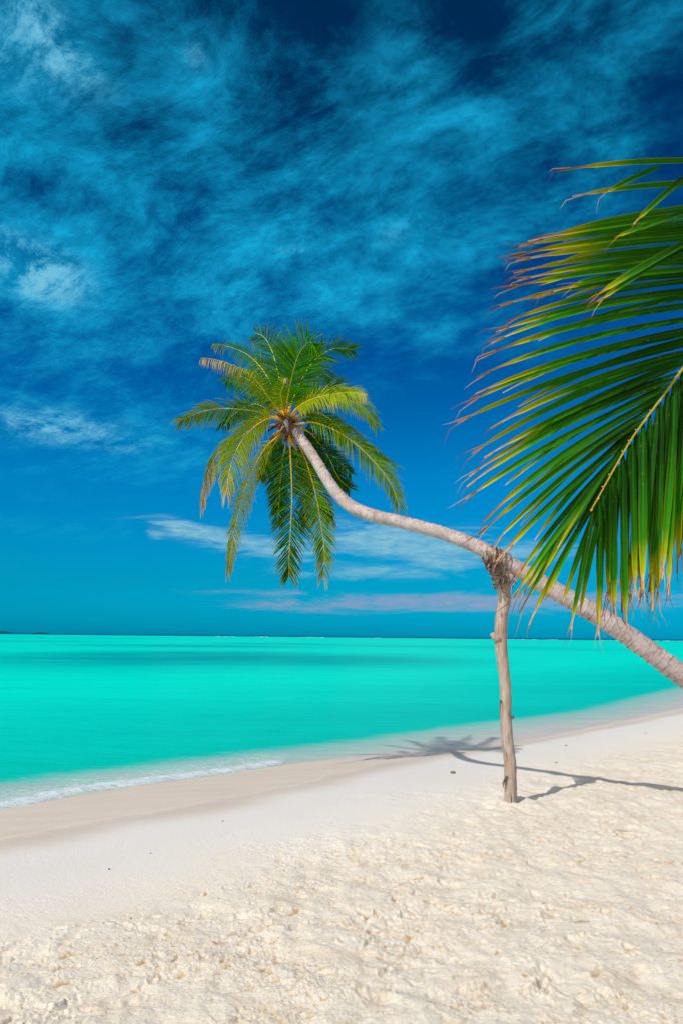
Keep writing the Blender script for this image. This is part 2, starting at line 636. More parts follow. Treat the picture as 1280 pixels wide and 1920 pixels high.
def ground_z(x, y):
    z = sand_height(np.array([float(x)]), np.array([float(y)]))[0]
    return float(z[0])


# ---------------------------------------------------------------- materials: ground and water
def new_mat(name):
    m = bpy.data.materials.new(name)
    m.use_nodes = True
    return m, NT(m.node_tree)


def attr(w, name, out='Fac'):
    nd = w.n('ShaderNodeAttribute', attribute_name=name)
    return nd.outputs[out]


def principled(w, **kw):
    p = w.n('ShaderNodeBsdfPrincipled')
    for k, v in kw.items():
        w.put(p.inputs[k], v)
    return p


def out(w, sh):
    o = w.n('ShaderNodeOutputMaterial')
    w.t.links.new(sh, o.inputs['Surface'])


def mat_sand():
    m, w = new_mat('coral_sand')
    pos = w.n('ShaderNodeNewGeometry').outputs['Position']
    wetd = attr(w, 'wet_edge')
    hol = attr(w, 'hollow')
    shore = attr(w, 'shore')
    n_lo = w.noise(pos, 0.9, 4, 0.55)
    n_md = w.noise(pos, 14, 5, 0.65)
    n_gr = w.noise(pos, 260, 3, 0.7)
    n_sp = w.noise(pos, 90, 2, 0.6)
    dry = w.mix(w.mr(n_lo, 0.35, 0.65), (0.745, 0.685, 0.60), (0.81, 0.745, 0.645))
    dry = w.mix(w.mr(n_md, 0.35, 0.7), dry, (0.80, 0.72, 0.59))
    n_pt = w.noise(pos, 3.2, 5, 0.62, 0.3)
    dry = w.mix(w.math('MULTIPLY', w.mr(n_pt, 0.48, 0.66), w.mr(wetd, 1.0, 3.0, 0, 0.55)), dry, (0.68, 0.56, 0.42))
    n_cr = w.noise(w.mapping(pos, rot=(0, 0, R(-35)), scale=(0.8, 1.5, 1.5)), 34, 6, 0.72, 0.4)
    cmask = w.mr(wetd, 0.9, 2.6)
    dry = w.mix(w.math('MULTIPLY', cmask, w.mr(n_cr, 0.56, 0.68, 0, 0.85)), dry, (0.45, 0.32, 0.18))
    dry = w.mix(w.math('MULTIPLY', w.mr(n_gr, 0.35, 0.7), 0.45), dry, (0.48, 0.42, 0.33))
    dry = w.mix(w.mr(n_sp, 0.70, 0.78, 0, 0.6), dry, (0.33, 0.27, 0.19))
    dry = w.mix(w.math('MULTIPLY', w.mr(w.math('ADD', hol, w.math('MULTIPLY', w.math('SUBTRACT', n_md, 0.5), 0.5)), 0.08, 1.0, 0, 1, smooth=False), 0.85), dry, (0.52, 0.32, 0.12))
    # the strip the waves have smoothed: damp, finer and pinkish
    wj = w.math('ADD', wetd, w.math('MULTIPLY', w.math('SUBTRACT', w.noise(pos, 0.7, 3, 0.5), 0.5), 0.5))
    damp = w.math('MULTIPLY', w.mr(wj, -0.45, 0.22, 1, 0), w.mr(n_md, 0.2, 0.6, 1.0, 0.85))
    wcol = w.mix(w.mr(w.noise(w.mapping(pos, rot=(0, 0, R(-38)), scale=(0.35, 1.5, 1)), 2.2, 4, 0.55), 0.35, 0.65), (0.60, 0.505, 0.41), (0.64, 0.555, 0.465))
    swm = w.math('ADD', wetd, w.math('MULTIPLY', w.math('SUBTRACT', w.noise(pos, 1.1, 3, 0.5), 0.5), 0.7))
    wcol = w.mix(w.math('MULTIPLY', w.mr(swm, -0.62, -0.42), 0.35), wcol, (0.46, 0.39, 0.33))
    line = w.math('MULTIPLY', w.mr(swm, -0.66, -0.64), w.mr(swm, -0.60, -0.62))
    wcol = w.mix(w.math('MULTIPLY', line, 0.5), wcol, (0.72, 0.66, 0.60))
    wcol = w.mix(w.math('MULTIPLY', w.mr(n_gr, 0.35, 0.7), 0.5), wcol, (0.44, 0.33, 0.23))
    smooth_belt = w.mr(wj, 0.2, 2.6, 1, 0)
    dry2 = w.mix(w.math('MULTIPLY', smooth_belt, 0.85), dry, (0.63, 0.61, 0.59))
    c = w.mix(damp, dry2, wcol)
    rough = w.mix(damp, (0.95, 0.95, 0.95), (0.55, 0.55, 0.55))
    b = w.bump(n_gr, 0.5, 0.004)
    b1 = w.bump(n_sp, 0.35, 0.01, b)
    b2 = w.n('ShaderNodeBump')
    b2.inputs['Distance'].default_value = 0.028
    w.put(b2.inputs['Strength'], w.math('MULTIPLY', cmask, 0.5))
    w.put(b2.inputs['Height'], n_cr)
    w.put(b2.inputs['Normal'], b1)
    b2 = b2.outputs[0]
    p = principled(w, **{'Base Color': c, 'Roughness': rough, 'Normal': b2})
    p.inputs['Specular IOR Level'].default_value = 0.25
    out(w, p.outputs[0])
    return m


def mat_water():
    m, w = new_mat('lagoon_water')
    pos = w.n('ShaderNodeNewGeometry').outputs['Position']
    sea = attr(w, 'seaward')
    far = attr(w, 'range')
    # seabed tone seen through the water: pale sand, patches of reef and weed
    turq = attr(w, 'deep_edge')
    jit = w.math('SUBTRACT', w.noise(w.mapping(pos, rot=(0, 0, R(-38)), scale=(0.5, 1.5, 1)), 2.4, 9, 0.72, 0.3), 0.5)
    tj = w.math('ADD', turq, w.math('MULTIPLY', jit, 1.3))
    c = w.ramp(w.mr(sea, 0, 60, 0, 1, smooth=False), [(0.0, (0.001, 0.47, 0.37)), (0.09, (0.001, 0.52, 0.41)), (0.30, (0.0, 0.76, 0.54)), (1.0, (0.0, 0.73, 0.53))])
    sj = w.math('ADD', sea, w.math('MULTIPLY', jit, 1.2))
    shallow = w.mix(w.mr(tj, -2.4, 0.0), (0.56, 0.505, 0.44), (0.20, 0.52, 0.44))
    bands = w.noise(w.mapping(pos, rot=(0, 0, R(-38)), scale=(0.12, 1.3, 1)), 2.6, 6, 0.65, 0.6)
    shallow = w.mix(w.mr(bands, 0.42, 0.60, 0, 0.5), shallow, (0.40, 0.37, 0.37))
    c = w.mix(w.mr(tj, -0.40, 0.40), shallow, c)
    # long streaks roughly along the shore
    sp = w.mapping(pos, rot=(0, 0, R(-6)), scale=(0.16, 1.0, 1.0))
    st = w.noise(sp, 0.9, 5, 0.6, 0.4)
    st2 = w.noise(w.mapping(pos, rot=(0, 0, R(4)), scale=(0.05, 0.5, 1.0)), 0.5, 4, 0.6, 0.3)
    c = w.mix(w.math('MULTIPLY', w.mr(st, 0.35, 0.65), w.mr(turq, 0, 2, 0, 0.22)), c, (0.0, 0.46, 0.40))
    c = w.mix(w.math('MULTIPLY', w.mr(st2, 0.35, 0.68), w.mr(turq, 0, 2, 0, 0.20)), c, (0.0, 0.80, 0.62))

    def ell(px, py, rx, ry, wt):
        p0 = at_z(px, py, WATER_Z)
        pa = at_z(px, py - ry, WATER_Z)
        pb = at_z(px, py + ry, WATER_Z)
        ryw = abs(pa[1] - pb[1]) / 2
        rxw = rx / F * p0[1]
        v = w.vmath('SUBTRACT', pos, (p0[0], p0[1], 0))
        v = w.vmath('MULTIPLY', v, (1 / rxw, 1 / ryw, 0))
        q = w.vmath('LENGTH', v, out=1)
        return w.mr(q, 1.7, 0.35, 0, wt)
    acc = None
    for e in [(330, 1231, 330, 12, 1.0), (600, 1236, 260, 10, 0.85), (360, 1211, 200, 2.6, 0.75), (30, 1234, 90, 3, 0.6), (520, 1207, 120, 1.6, 0.6),
              (820, 1212, 260, 2.2, 0.4), (40, 1202, 160, 2.0, 0.4), (150, 1196, 200, 1.0, 0.4), (720, 1228, 130, 4, 0.35), (1000, 1216, 200, 3, 0.25)]:
        g = ell(*e)
        acc = g if acc is None else w.math('MAXIMUM', acc, g)
    pn = w.noise(w.mapping(pos, scale=(0.035, 0.14, 1)), 2.0, 6, 0.65, 0.6)
    reef = w.math('MULTIPLY', acc, w.mr(pn, 0.30, 0.55, 0.45, 1.0))
    c = w.mix(reef, c, (0.0, 0.33, 0.30))
    # ocean beyond the reef edge
    c = w.mix(w.mr(far, 800, 1100), c, (0.0, 0.10, 0.17))
    # small ripples
    rp = w.noise(w.mapping(pos, rot=(0, 0, R(-10)), scale=(0.45, 1.6, 1)), 2.6, 6, 0.62, 0.3)
    fade = w.mr(far, 8, 80, 1.0, 0.25)
    bn = w.n('ShaderNodeBump')
    bn.inputs['Distance'].default_value = 0.05
    w.put(bn.inputs['Strength'], w.math('MULTIPLY', fade, 0.55))
    w.put(bn.inputs['Height'], rp)
    fr_ = w.noise(w.mapping(pos, rot=(0, 0, R(-6)), scale=(0.38, 1.0, 1)), 1.3, 11, 0.76, 0.5)
    c = w.mix(w.math('MULTIPLY', w.mr(fr_, 0.50, 0.68), w.mr(turq, 0.2, 2.5, 0, 0.30)), c, w.mix(1.0, c, (0.3, 0.72, 0.74), 'MULTIPLY'))
    rip_c = w.mix(w.math('MULTIPLY', w.mr(rp, 0.3, 0.7), 0.25), c, w.mix(1.0, c, (0.7, 0.7, 0.72), 'MULTIPLY'))
    p = principled(w, **{'Base Color': rip_c, 'Roughness': 0.32, 'Normal': bn.outputs[0]})
    p.inputs['IOR'].default_value = 1.33
    p.inputs['Specular IOR Level'].default_value = 0.05
    # foam of the little breaker and swash
    foam_a = attr(w, 'foam')
    fn = w.noise(w.mapping(pos, rot=(0, 0, R(-35)), scale=(0.8, 1.3, 1)), 11, 9, 0.75, 0.8)
    fn2 = w.noise(pos, 42, 4, 0.7)
    fd = w.math('ADD', w.math('MULTIPLY', fn, 0.7), w.math('MULTIPLY', fn2, 0.3))
    ff = w.mr(w.math('ADD', foam_a, w.math('MULTIPLY', w.math('SUBTRACT', fd, 0.5), 4.6)), 0.42, 1.05)
    ff = w.math('MULTIPLY', ff, w.mr(foam_a, 0.0, 0.15))
    fb = w.bump(fn2, 0.8, 0.02)
    foam = principled(w, **{'Base Color': (0.66, 0.74, 0.78), 'Roughness': 0.6, 'Normal': fb})
    # shallow film lets the sand through
    mx2 = w.n('ShaderNodeMixShader')
    w.put(mx2.inputs[0], w.math('MULTIPLY', ff, 0.9))
    w.t.links.new(p.outputs[0], mx2.inputs[1])
    w.t.links.new(foam.outputs[0], mx2.inputs[2])
    out(w, mx2.outputs[0])
    return m


def build_ground():
    r = list(np.geomspace(0.05, 2.4, 24))
    r += list(np.geomspace(2.41, 20, 900))
    r += list(np.geomspace(20.05, 70, 170))
    r += list(np.geomspace(72, 9000, 40))
    X, Y = polar(r, 35, 900, 70)
    z, s, sw, stj, hol = sand_height(X, Y)
    V = np.stack([X, Y, z], -1)
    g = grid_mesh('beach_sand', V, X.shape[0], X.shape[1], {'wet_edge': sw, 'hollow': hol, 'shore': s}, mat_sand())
    tag(g, 'white coral sand sloping down to the lagoon, trampled in the foreground', kind='structure')
    return g


def build_water():
    r = list(np.geomspace(6, 40, 420)) + list(np.geomspace(40.3, 150, 120)) + list(np.geomspace(152, 9000, 60))
    X, Y = polar(r, 35, 420, 70)
    s = -sdist(X, Y, wl)
    z = np.full_like(X, WATER_Z)
    near = sstep(np.hypot(X, Y), 120, 40)
    ripple = 0.006 * fbm(X * 0.9, Y * 2.2, 4, 0.55, 91)
    z = z + near * sstep(s, 0.0, 1.0) * ripple
    # small breaker: a lip 0.1 m high just off the waterline at the left, dying out to the right
    a = at_z(545, 1432, WATER_Z)
    b = at_z(-300, 1570, WATER_Z)
    along = (X - b[0]) / (a[0] - b[0])
    left = sstep(along, 1.02, 0.93)
    sj = s + 0.18 * fbm(X * 1.1, Y * 1.1, 3, 0.6, 95)
    lip = np.exp(-((sj - 0.28) / 0.22) ** 2)
    z = z + left * (0.030 * lip * (1 + 0.7 * fbm(X * 4, Y * 4, 3, 0.6, 97)) + 0.012 * np.exp(-((sj - 1.0) / 0.3) ** 2))
    z = z + sstep(s, 0.0, -0.3) * -0.004
    foam = left * (0.80 * np.exp(-((sj - 0.22) / 0.26) ** 2) + 0.50 * np.exp(-((sj - 0.75) / 0.45) ** 2) + 0.2 * np.exp(-((sj - 1.6) / 0.5) ** 2))
    right = (1 - left)
    foam += right * (0.42 * np.exp(-((sj - 0.03) / 0.07) ** 2) + 0.40 * np.exp(-((sj - 0.75) / 0.09) ** 2) + 0.35 * np.exp(-((sj - 1.5) / 0.10) ** 2)) * np.clip(0.6 + 1.5 * fbm(X * 0.6, Y * 0.6, 2, 0.5, 99), 0, 1.3)
    foam = np.clip(foam, 0, 1.3)
    V = np.stack([X, Y, z], -1)
    g = grid_mesh('lagoon_water', V, X.shape[0], X.shape[1],
                  {'seaward': np.clip(s, -5, 9000), 'range': np.hypot(X, Y), 'foam': foam, 'deep_edge': np.clip(-sdist(X, Y, tq), -20, 50)}, mat_water())
    tag(g, 'bright turquoise lagoon water with a small foaming wave at the sand', kind='structure')
    return g


build_ground()
build_water()


# ---------------------------------------------------------------- plant and wood materials
def mat_leaf(name='palm_leaf', trans=0.34):
    m, w = new_mat(name)
    c = attr(w, 'tone', 'Color')
    pos = w.n('ShaderNodeNewGeometry').outputs['Position']
    n = w.noise(pos, 25, 4, 0.6)
    c2 = w.mix(w.mr(n, 0.3, 0.75, 0, 0.35), c, w.mix(1.0, c, (0.6, 0.62, 0.5), 'MULTIPLY'))
    sp = w.mr(w.noise(pos, 110, 3, 0.6), 0.66, 0.72, 0, 0.7)
    c2 = w.mix(sp, c2, (0.32, 0.17, 0.02))
    p = principled(w, **{'Base Color': c2, 'Roughness': 0.5})
    p.inputs['Specular IOR Level'].default_value = 0.08
    t = w.n('ShaderNodeBsdfTranslucent')
    w.put(t.inputs[0], w.mix(1.0, c2, (1.1, 1.25, 0.4), 'MULTIPLY'))
    mx = w.n('ShaderNodeMixShader')
    mx.inputs[0].default_value = trans
    w.t.links.new(p.outputs[0], mx.inputs[1])
    w.t.links.new(t.outputs[0], mx.inputs[2])
    out(w, mx.outputs[0])
    return m


def mat_tone(name, rough=0.7, ns=30, nstr=0.35, bump=0.4, bd=0.004):
    m, w = new_mat(name)
    c = attr(w, 'tone', 'Color')
    pos = w.n('ShaderNodeNewGeometry').outputs['Position']
    n = w.noise(pos, ns, 6, 0.65)
    c2 = w.mix(w.mr(n, 0.3, 0.7, 0, nstr), c, w.mix(1.0, c, (0.45, 0.42, 0.4), 'MULTIPLY'))
    p = principled(w, **{'Base Color': c2, 'Roughness': rough, 'Normal': w.bump(n, bump, bd)})
    p.inputs['Specular IOR Level'].default_value = 0.25
    out(w, p.outputs[0])
    return m


def mat_bark():
    """grey palm bark: leaf-scar rings along the stem, lichen blotches, fine cracks. 'arc' runs along the stem."""
    m, w = new_mat('palm_bark')
    pos = w.n('ShaderNodeNewGeometry').outputs['Position']
    arc = attr(w, 'arc')
    ang = attr(w, 'turn')
    n1 = w.noise(pos, 5, 5, 0.6)
    n2 = w.noise(pos, 38, 6, 0.7)
    nb = w.noise(pos, 13, 5, 0.65, 0.5)
    base = w.mix(w.mr(n1, 0.35, 0.65), (0.42, 0.35, 0.33), (0.57, 0.49, 0.465))
    base = w.mix(w.mr(nb, 0.50, 0.66, 0, 0.75), base, (0.33, 0.19, 0.15))
    base = w.mix(w.mr(w.noise(pos, 21, 5, 0.7), 0.55, 0.7, 0, 0.4), base, (0.60, 0.42, 0.26))
    base = w.mix(w.mr(n2, 0.5, 0.75, 0, 0.6), base, (0.33, 0.25, 0.20))
    ca = w.comb(w.math('MULTIPLY', arc, 1.0), w.math('MULTIPLY', ang, 0.02), 0.0)
    rings = w.noise(w.vmath('ADD', ca, w.vmath('SCALE', pos, 0.02)), 30, 3, 0.6, 0.2)
    ringm = w.mr(rings, 0.54, 0.62)
    wave = w.math('SINE', w.math('MULTIPLY', w.math('ADD', arc, w.math('MULTIPLY', n1, 0.05)), 2 * math.pi / 0.085))
    rl = w.math('MULTIPLY', w.mr(wave, 0.80, 0.99), w.math('MULTIPLY', w.mr(arc, 4.2, 6.0, 1.0, 0.15), w.mr(nb, 0.3, 0.55, 0.45, 1.0)))
    crackx = w.noise(w.comb(w.math('MULTIPLY', arc, 55.0), w.math('MULTIPLY', ang, 3.0), 0.0), 1.0, 4, 0.7)
    crack = w.mr(crackx, 0.58, 0.68)
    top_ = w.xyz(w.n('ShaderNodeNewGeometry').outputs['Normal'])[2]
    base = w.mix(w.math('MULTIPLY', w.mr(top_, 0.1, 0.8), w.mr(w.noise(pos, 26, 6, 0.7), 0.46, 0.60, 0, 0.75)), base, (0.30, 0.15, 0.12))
    c = w.mix(w.math('MULTIPLY', rl, 0.65), base, (0.20, 0.13, 0.10))
    c = w.mix(w.math('MULTIPLY', ringm, 0.22), c, (0.25, 0.17, 0.13))
    c = w.mix(w.math('MULTIPLY', crack, 0.35), c, (0.20, 0.13, 0.09))
    h = w.math('SUBTRACT', w.math('MULTIPLY', n2, 0.6), w.math('ADD', w.math('MULTIPLY', rl, 0.6), w.math('MULTIPLY', crack, 0.5)))
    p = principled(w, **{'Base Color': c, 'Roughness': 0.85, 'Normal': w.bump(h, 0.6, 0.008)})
    p.inputs['Specular IOR Level'].default_value = 0.2
    out(w, p.outputs[0])
    return m


def mat_wood():
    m, w = new_mat('weathered_wood')
    pos = w.n('ShaderNodeNewGeometry').outputs['Position']
    sp = w.mapping(pos, scale=(1, 1, 0.10))
    g1 = w.noise(sp, 55, 6, 0.65, 0.3)
    g2 = w.noise(w.mapping(pos, scale=(1, 1, 0.25)), 9, 4, 0.6)
    c = w.mix(w.mr(g2, 0.35, 0.65), (0.40, 0.285, 0.215), (0.50, 0.40, 0.33))
    c = w.mix(w.mr(g1, 0.45, 0.72, 0, 0.75), c, (0.24, 0.15, 0.10))
    c = w.mix(w.mr(w.noise(w.mapping(pos, scale=(1, 1, 0.06)), 30, 3, 0.6), 0.66, 0.70), c, (0.07, 0.04, 0.03))
    c = w.mix(w.mr(w.noise(pos, 20, 3, 0.6), 0.6, 0.72, 0, 0.5), c, (0.60, 0.50, 0.42))
    p = principled(w, **{'Base Color': c, 'Roughness': 0.85, 'Normal': w.bump(g1, 0.6, 0.006)})
    p.inputs['Specular IOR Level'].default_value = 0.2
    out(w, p.outputs[0])
    return m


M_LEAF = mat_leaf()
M_LEAF_NEAR = mat_leaf('near_palm_leaf', 0.14)
M_RIB = mat_tone('leaf_midrib', 0.5, 20, 0.3, 0.2)
M_BARK = mat_bark()
M_WOOD = mat_wood()
M_FIBRE = mat_tone('palm_fibre', 0.9, 45, 0.7, 0.9, 0.01)
M_TWINE = mat_tone('twine', 0.85, 120, 0.5, 0.6, 0.003)
M_STONE = mat_tone('stone', 0.85, 40, 0.5, 0.6, 0.005)


def stem_mesh(name, pts, rad, mat, parent, seg=40, n=420, ring=0.0, rough=0.0, ringlen=0.085, seed=3):
    P = catmull(pts, n)
    seg_l = np.linalg.norm(np.diff(P, axis=0), axis=1)
    arc = np.concatenate([[0], np.cumsum(seg_l)])
    cp = np.linalg.norm(np.diff(np.asarray(pts, float), axis=0), axis=1)
    ca = np.concatenate([[0], np.cumsum(cp)])
    rd = np.interp(arc / arc[-1], ca / ca[-1], rad)
    T = np.gradient(P, axis=0)
    a = None
    V = np.zeros((n, seg, 3))
    for i in range(n):
        t = unit(T[i])
        if a is None:
            a = unit(np.cross(t, np.array([0.3, 1.0, 0.2])))
        a = unit(a - t * np.dot(a, t))
        b = np.cross(t, a)
        for k in range(seg):
            th = 2 * math.pi * k / seg
            V[i, k] = a * math.cos(th) + b * math.sin(th)
    th = np.linspace(0, 2 * math.pi, seg, endpoint=False)[None, :].repeat(n, 0)
    A = arc[:, None].repeat(seg, 1)
    nz = fbm(A * 7 + np.cos(th), np.sin(th) * 1.0 + A * 0.5, 4, 0.55, seed)
    ph = (A / ringlen + 0.25 * perlin(np.cos(th) * 1.3 + A * 2, np.sin(th) * 1.3, seed)) % 1.0
    saw = (ph ** 1.5)
    rr = rd[:, None] * (1 + rough * nz + ring * (saw - 0.5))
    co = P[:, None, :] + V * rr[:, :, None]
    o0 = np.array(parent_origin(parent)) if parent is not None else np.zeros(3)
    o = grid_mesh(name, (co - o0).reshape(-1, 3), n, seg, {'arc': A, 'turn': np.degrees(th) / 10}, mat)
    # close both ends
    me = o.data
    import bmesh
    bm = bmesh.new()
    bm.from_mesh(me)
    bm.verts.ensure_lookup_table()
    bm.faces.new([bm.verts[k] for k in range(seg)])
    bm.faces.new([bm.verts[(n - 1) * seg + k] for k in range(seg)][::-1])
    bmesh.ops.recalc_face_normals(bm, faces=bm.faces)
    bm.to_mesh(me)
    bm.free()
    if parent is not None:
        o.parent = parent
    return o, P, rd


# ---------------------------------------------------------------- leaning palm
G = {'deep': (0.001, 0.060, 0.006), 'green': (0.004, 0.170, 0.004), 'bright': (0.060, 0.38, 0.001), 'yellow': (0.55, 0.50, 0.002),
     'gold': (0.74, 0.34, 0.006), 'dry': (0.66, 0.47, 0.34), 'grey': (0.68, 0.56, 0.54), 'brown': (0.24, 0.09, 0.03)}


def lerp(a, b, t):
    return tuple(a[i] * (1 - t) + b[i] * t for i in range(3))


def leaflet(mb, p0, d, nrm, length, width, droop, tones, r, nseg=6, curl=0.0, kink=None):
    """one folded ribbon; tones = (base, mid, tip) colours; droop bends it down"""
    d = unit(d)
    wv = unit(np.cross(d, nrm))
    nn = np.cross(wv, d)
    vs, cs, fs = [], [], []
    p = np.array(p0, float)
    cur = d.copy()
    step = length / nseg
    for i in range(nseg + 1):
        t = i / nseg
        wd = width * (0.45 + 2.2 * t if t < 0.25 else (1.0 - ((t - 0.25) / 0.75) ** 1.6) * 0.98 + 0.02)
        wv_i = unit(wv - cur * np.dot(wv, cur))
        n_i = np.cross(wv_i, cur)
        tone = lerp(tones[0], tones[1], min(t * 2, 1)) if t < 0.5 else lerp(tones[1], tones[2], (t - 0.5) * 2)
        edge = lerp(tone, tones[2], 0.25)
        vs += [p - wv_i * wd * 0.5, p + n_i * wd * 0.16, p + wv_i * wd * 0.5]
        cs += [edge, tone, edge]
        cur = unit(cur + np.array([0, 0, -1.0]) * droop * (0.4 + 1.2 * t) / nseg + nn * curl / nseg)
        if kink is not None and i == kink:
            cur = unit(cur + np.array([r.uniform(-.2, .2), r.uniform(-.2, .2), -1.2]))
        p = p + cur * step
    for i in range(nseg):
        for k in range(2):
            a = i * 3 + k
            fs.append((a, a + 1, a + 4, a + 3))
    mb.add(vs, fs, cs)


def make_frond(parent, pts, L, n=60, droop=0.5, twist=0.0, green='green', dry=0.0, yellow=0.2, seed=1, w=0.017, r0=0.022,
               bare=0.14, label=None, sides=(1, -1), gap=0.04, ang0=62, ang1=24, facing=None):
    r = random.Random(seed)
    P = catmull(pts, 60)
    T = np.gradient(P, axis=0)
    mb = MB()
    base_t = G[green]
    for side in sides:
        for i in range(n):
            t = bare + (1 - bare) * (i + r.uniform(0.0, 0.6)) / n
            if t >= 0.995:
                t = 0.995
            if r.random() < gap + (0.35 if int(t * 9 + seed) % 5 == 0 and t > 0.4 else 0):
                continue
            f = t * 59
            i0 = int(f)
            p = P[i0] * (1 - (f - i0)) + P[min(i0 + 1, 59)] * (f - i0)
            tt = unit(T[i0])
            view = unit(p - CAM) if facing is None else unit(np.asarray(facing, float))
            S = unit(np.cross(tt, view))
            N = unit(np.cross(S, tt))
            a = twist
            S2 = S * math.cos(a) + N * math.sin(a)
            N2 = unit(np.cross(S2, tt))
            al = R(ang0 + (ang1 - ang0) * t + r.gauss(0, 5))
            d = tt * math.cos(al) + S2 * side * math.sin(al) + N2 * r.gauss(0.0, 0.13) - N2 * 0.15
            ln = L * (0.52 + 1.05 * (t - bare) if t < 0.5 else 0.52 + 1.05 * (0.5 - bare) - 1.05 * (t - 0.5) ** 1.35)
            ln *= r.uniform(0.82, 1.08)
            g = base_t
            g = lerp(g, G['bright'], min(1, max(0, r.gauss(0.18 if green == 'deep' else 0.42, 0.25))))
            g = lerp(g, G['deep'], min(1, max(0, r.gauss(0.25, 0.30))))
            yl = min(1, max(0, yellow * 1.25 - 0.12 + r.gauss(0, 0.10)))
            mid = lerp(g, G['yellow'], yl * 0.8)
            tip = lerp(lerp(g, G['yellow'], min(1, yl + 0.08)), G['gold'], min(1, 0.35 * yl))
            b0 = lerp(g, G['yellow'], yl)
            if dry > 0:
                dd = min(1, max(0, (t - (1 - dry)) / 0.25 + r.gauss(0, 0.25)))
                dc = lerp(G['dry'], G['grey'], r.random())
                if r.random() < 0.25:
                    dc = lerp(dc, G['brown'], 0.6)
                tip = lerp(tip, dc, min(1, dd * 1.6))
                mid = lerp(mid, dc, max(0, dd * 1.3 - 0.3))
                b0 = lerp(b0, G['gold'], dd * 0.6)
            leaflet(mb, p, d, N2, max(ln, 0.05), w * r.uniform(0.75, 1.15), droop * r.uniform(0.7, 1.4) * (1 + 3.5 * max(0, t - (1 - dry * 1.3)) / max(dry, 0.01) * (dry > 0.1)), (b0, mid, tip), r,
                    nseg=6, kink=(r.choice([2, 3, 4]) if r.random() < 0.04 + dry * 0.1 else None))
    fo = mb.build('frond', M_LEAF, parent)
    if label:
        fo['label'] = label
    mr_ = MB()
    cols = [lerp(G['gold'], lerp(G['yellow'], G['dry'], dry * t), min(1, t * 2.2)) for t in np.linspace(0, 1, 60)]
    mr_.tube(P, np.interp(np.linspace(0, 1, 60), [0, 0.12, 0.4, 1], [r0, r0 * 0.55, r0 * 0.36, r0 * 0.10]), 7, cols)
    mr_.build('midrib', M_RIB, fo)
    return fo


ZS = 460 / 1280


def zpt(zx, zy, Y):
    return at(320 + zx * ZS, 590 + zy * ZS, Y)


YC = 11.45
trunk_px = [(1560, 1495, 8.5), (1430, 1385, 8.65), (1350, 1318, 8.78), (1280, 1268, 8.86), (1200, 1209, 8.93), (1130, 1160, 9.0), (1040, 1108, 9.1),
            (960, 1062, 9.2), (900, 1028, 9.32), (830, 1000, 9.55), (760, 981, 9.85), (690, 964, 10.2), (650, 944, 10.5),
            (620, 910, 10.75), (596, 870, 11.0), (572, 832, 11.2), (555, 808, 11.38), (545, 790, 11.5)]
trunk_w = [48, 44, 41, 38.5, 37, 36, 33, 30.5, 27.5, 24.5, 23.5, 24, 23.5, 22, 20.5, 19, 17.5, 15]
tp = [at(*a) for a in trunk_px]
tr_r = [wd / 2 / F * a[2] * 1.02 for wd, a in zip(trunk_w, trunk_px)]
# run on outside the frame until it meets the sand
last = tp[0]
gz = ground_z(last[0] + 0.4, last[1] - 0.05)
tp = [np.array([last[0] + 0.75, last[1] - 0.12, -0.35])] + tp
tr_r = [0.19] + tr_r
palm = empty('coconut_palm', (tp[0][0], tp[0][1], gz))
tag(palm, 'leaning coconut palm with curved grey trunk resting on the wooden post', 'palm tree')
stem_mesh('trunk', tp, tr_r, M_BARK, palm, seg=44, n=1100, ring=0.075, rough=0.075)

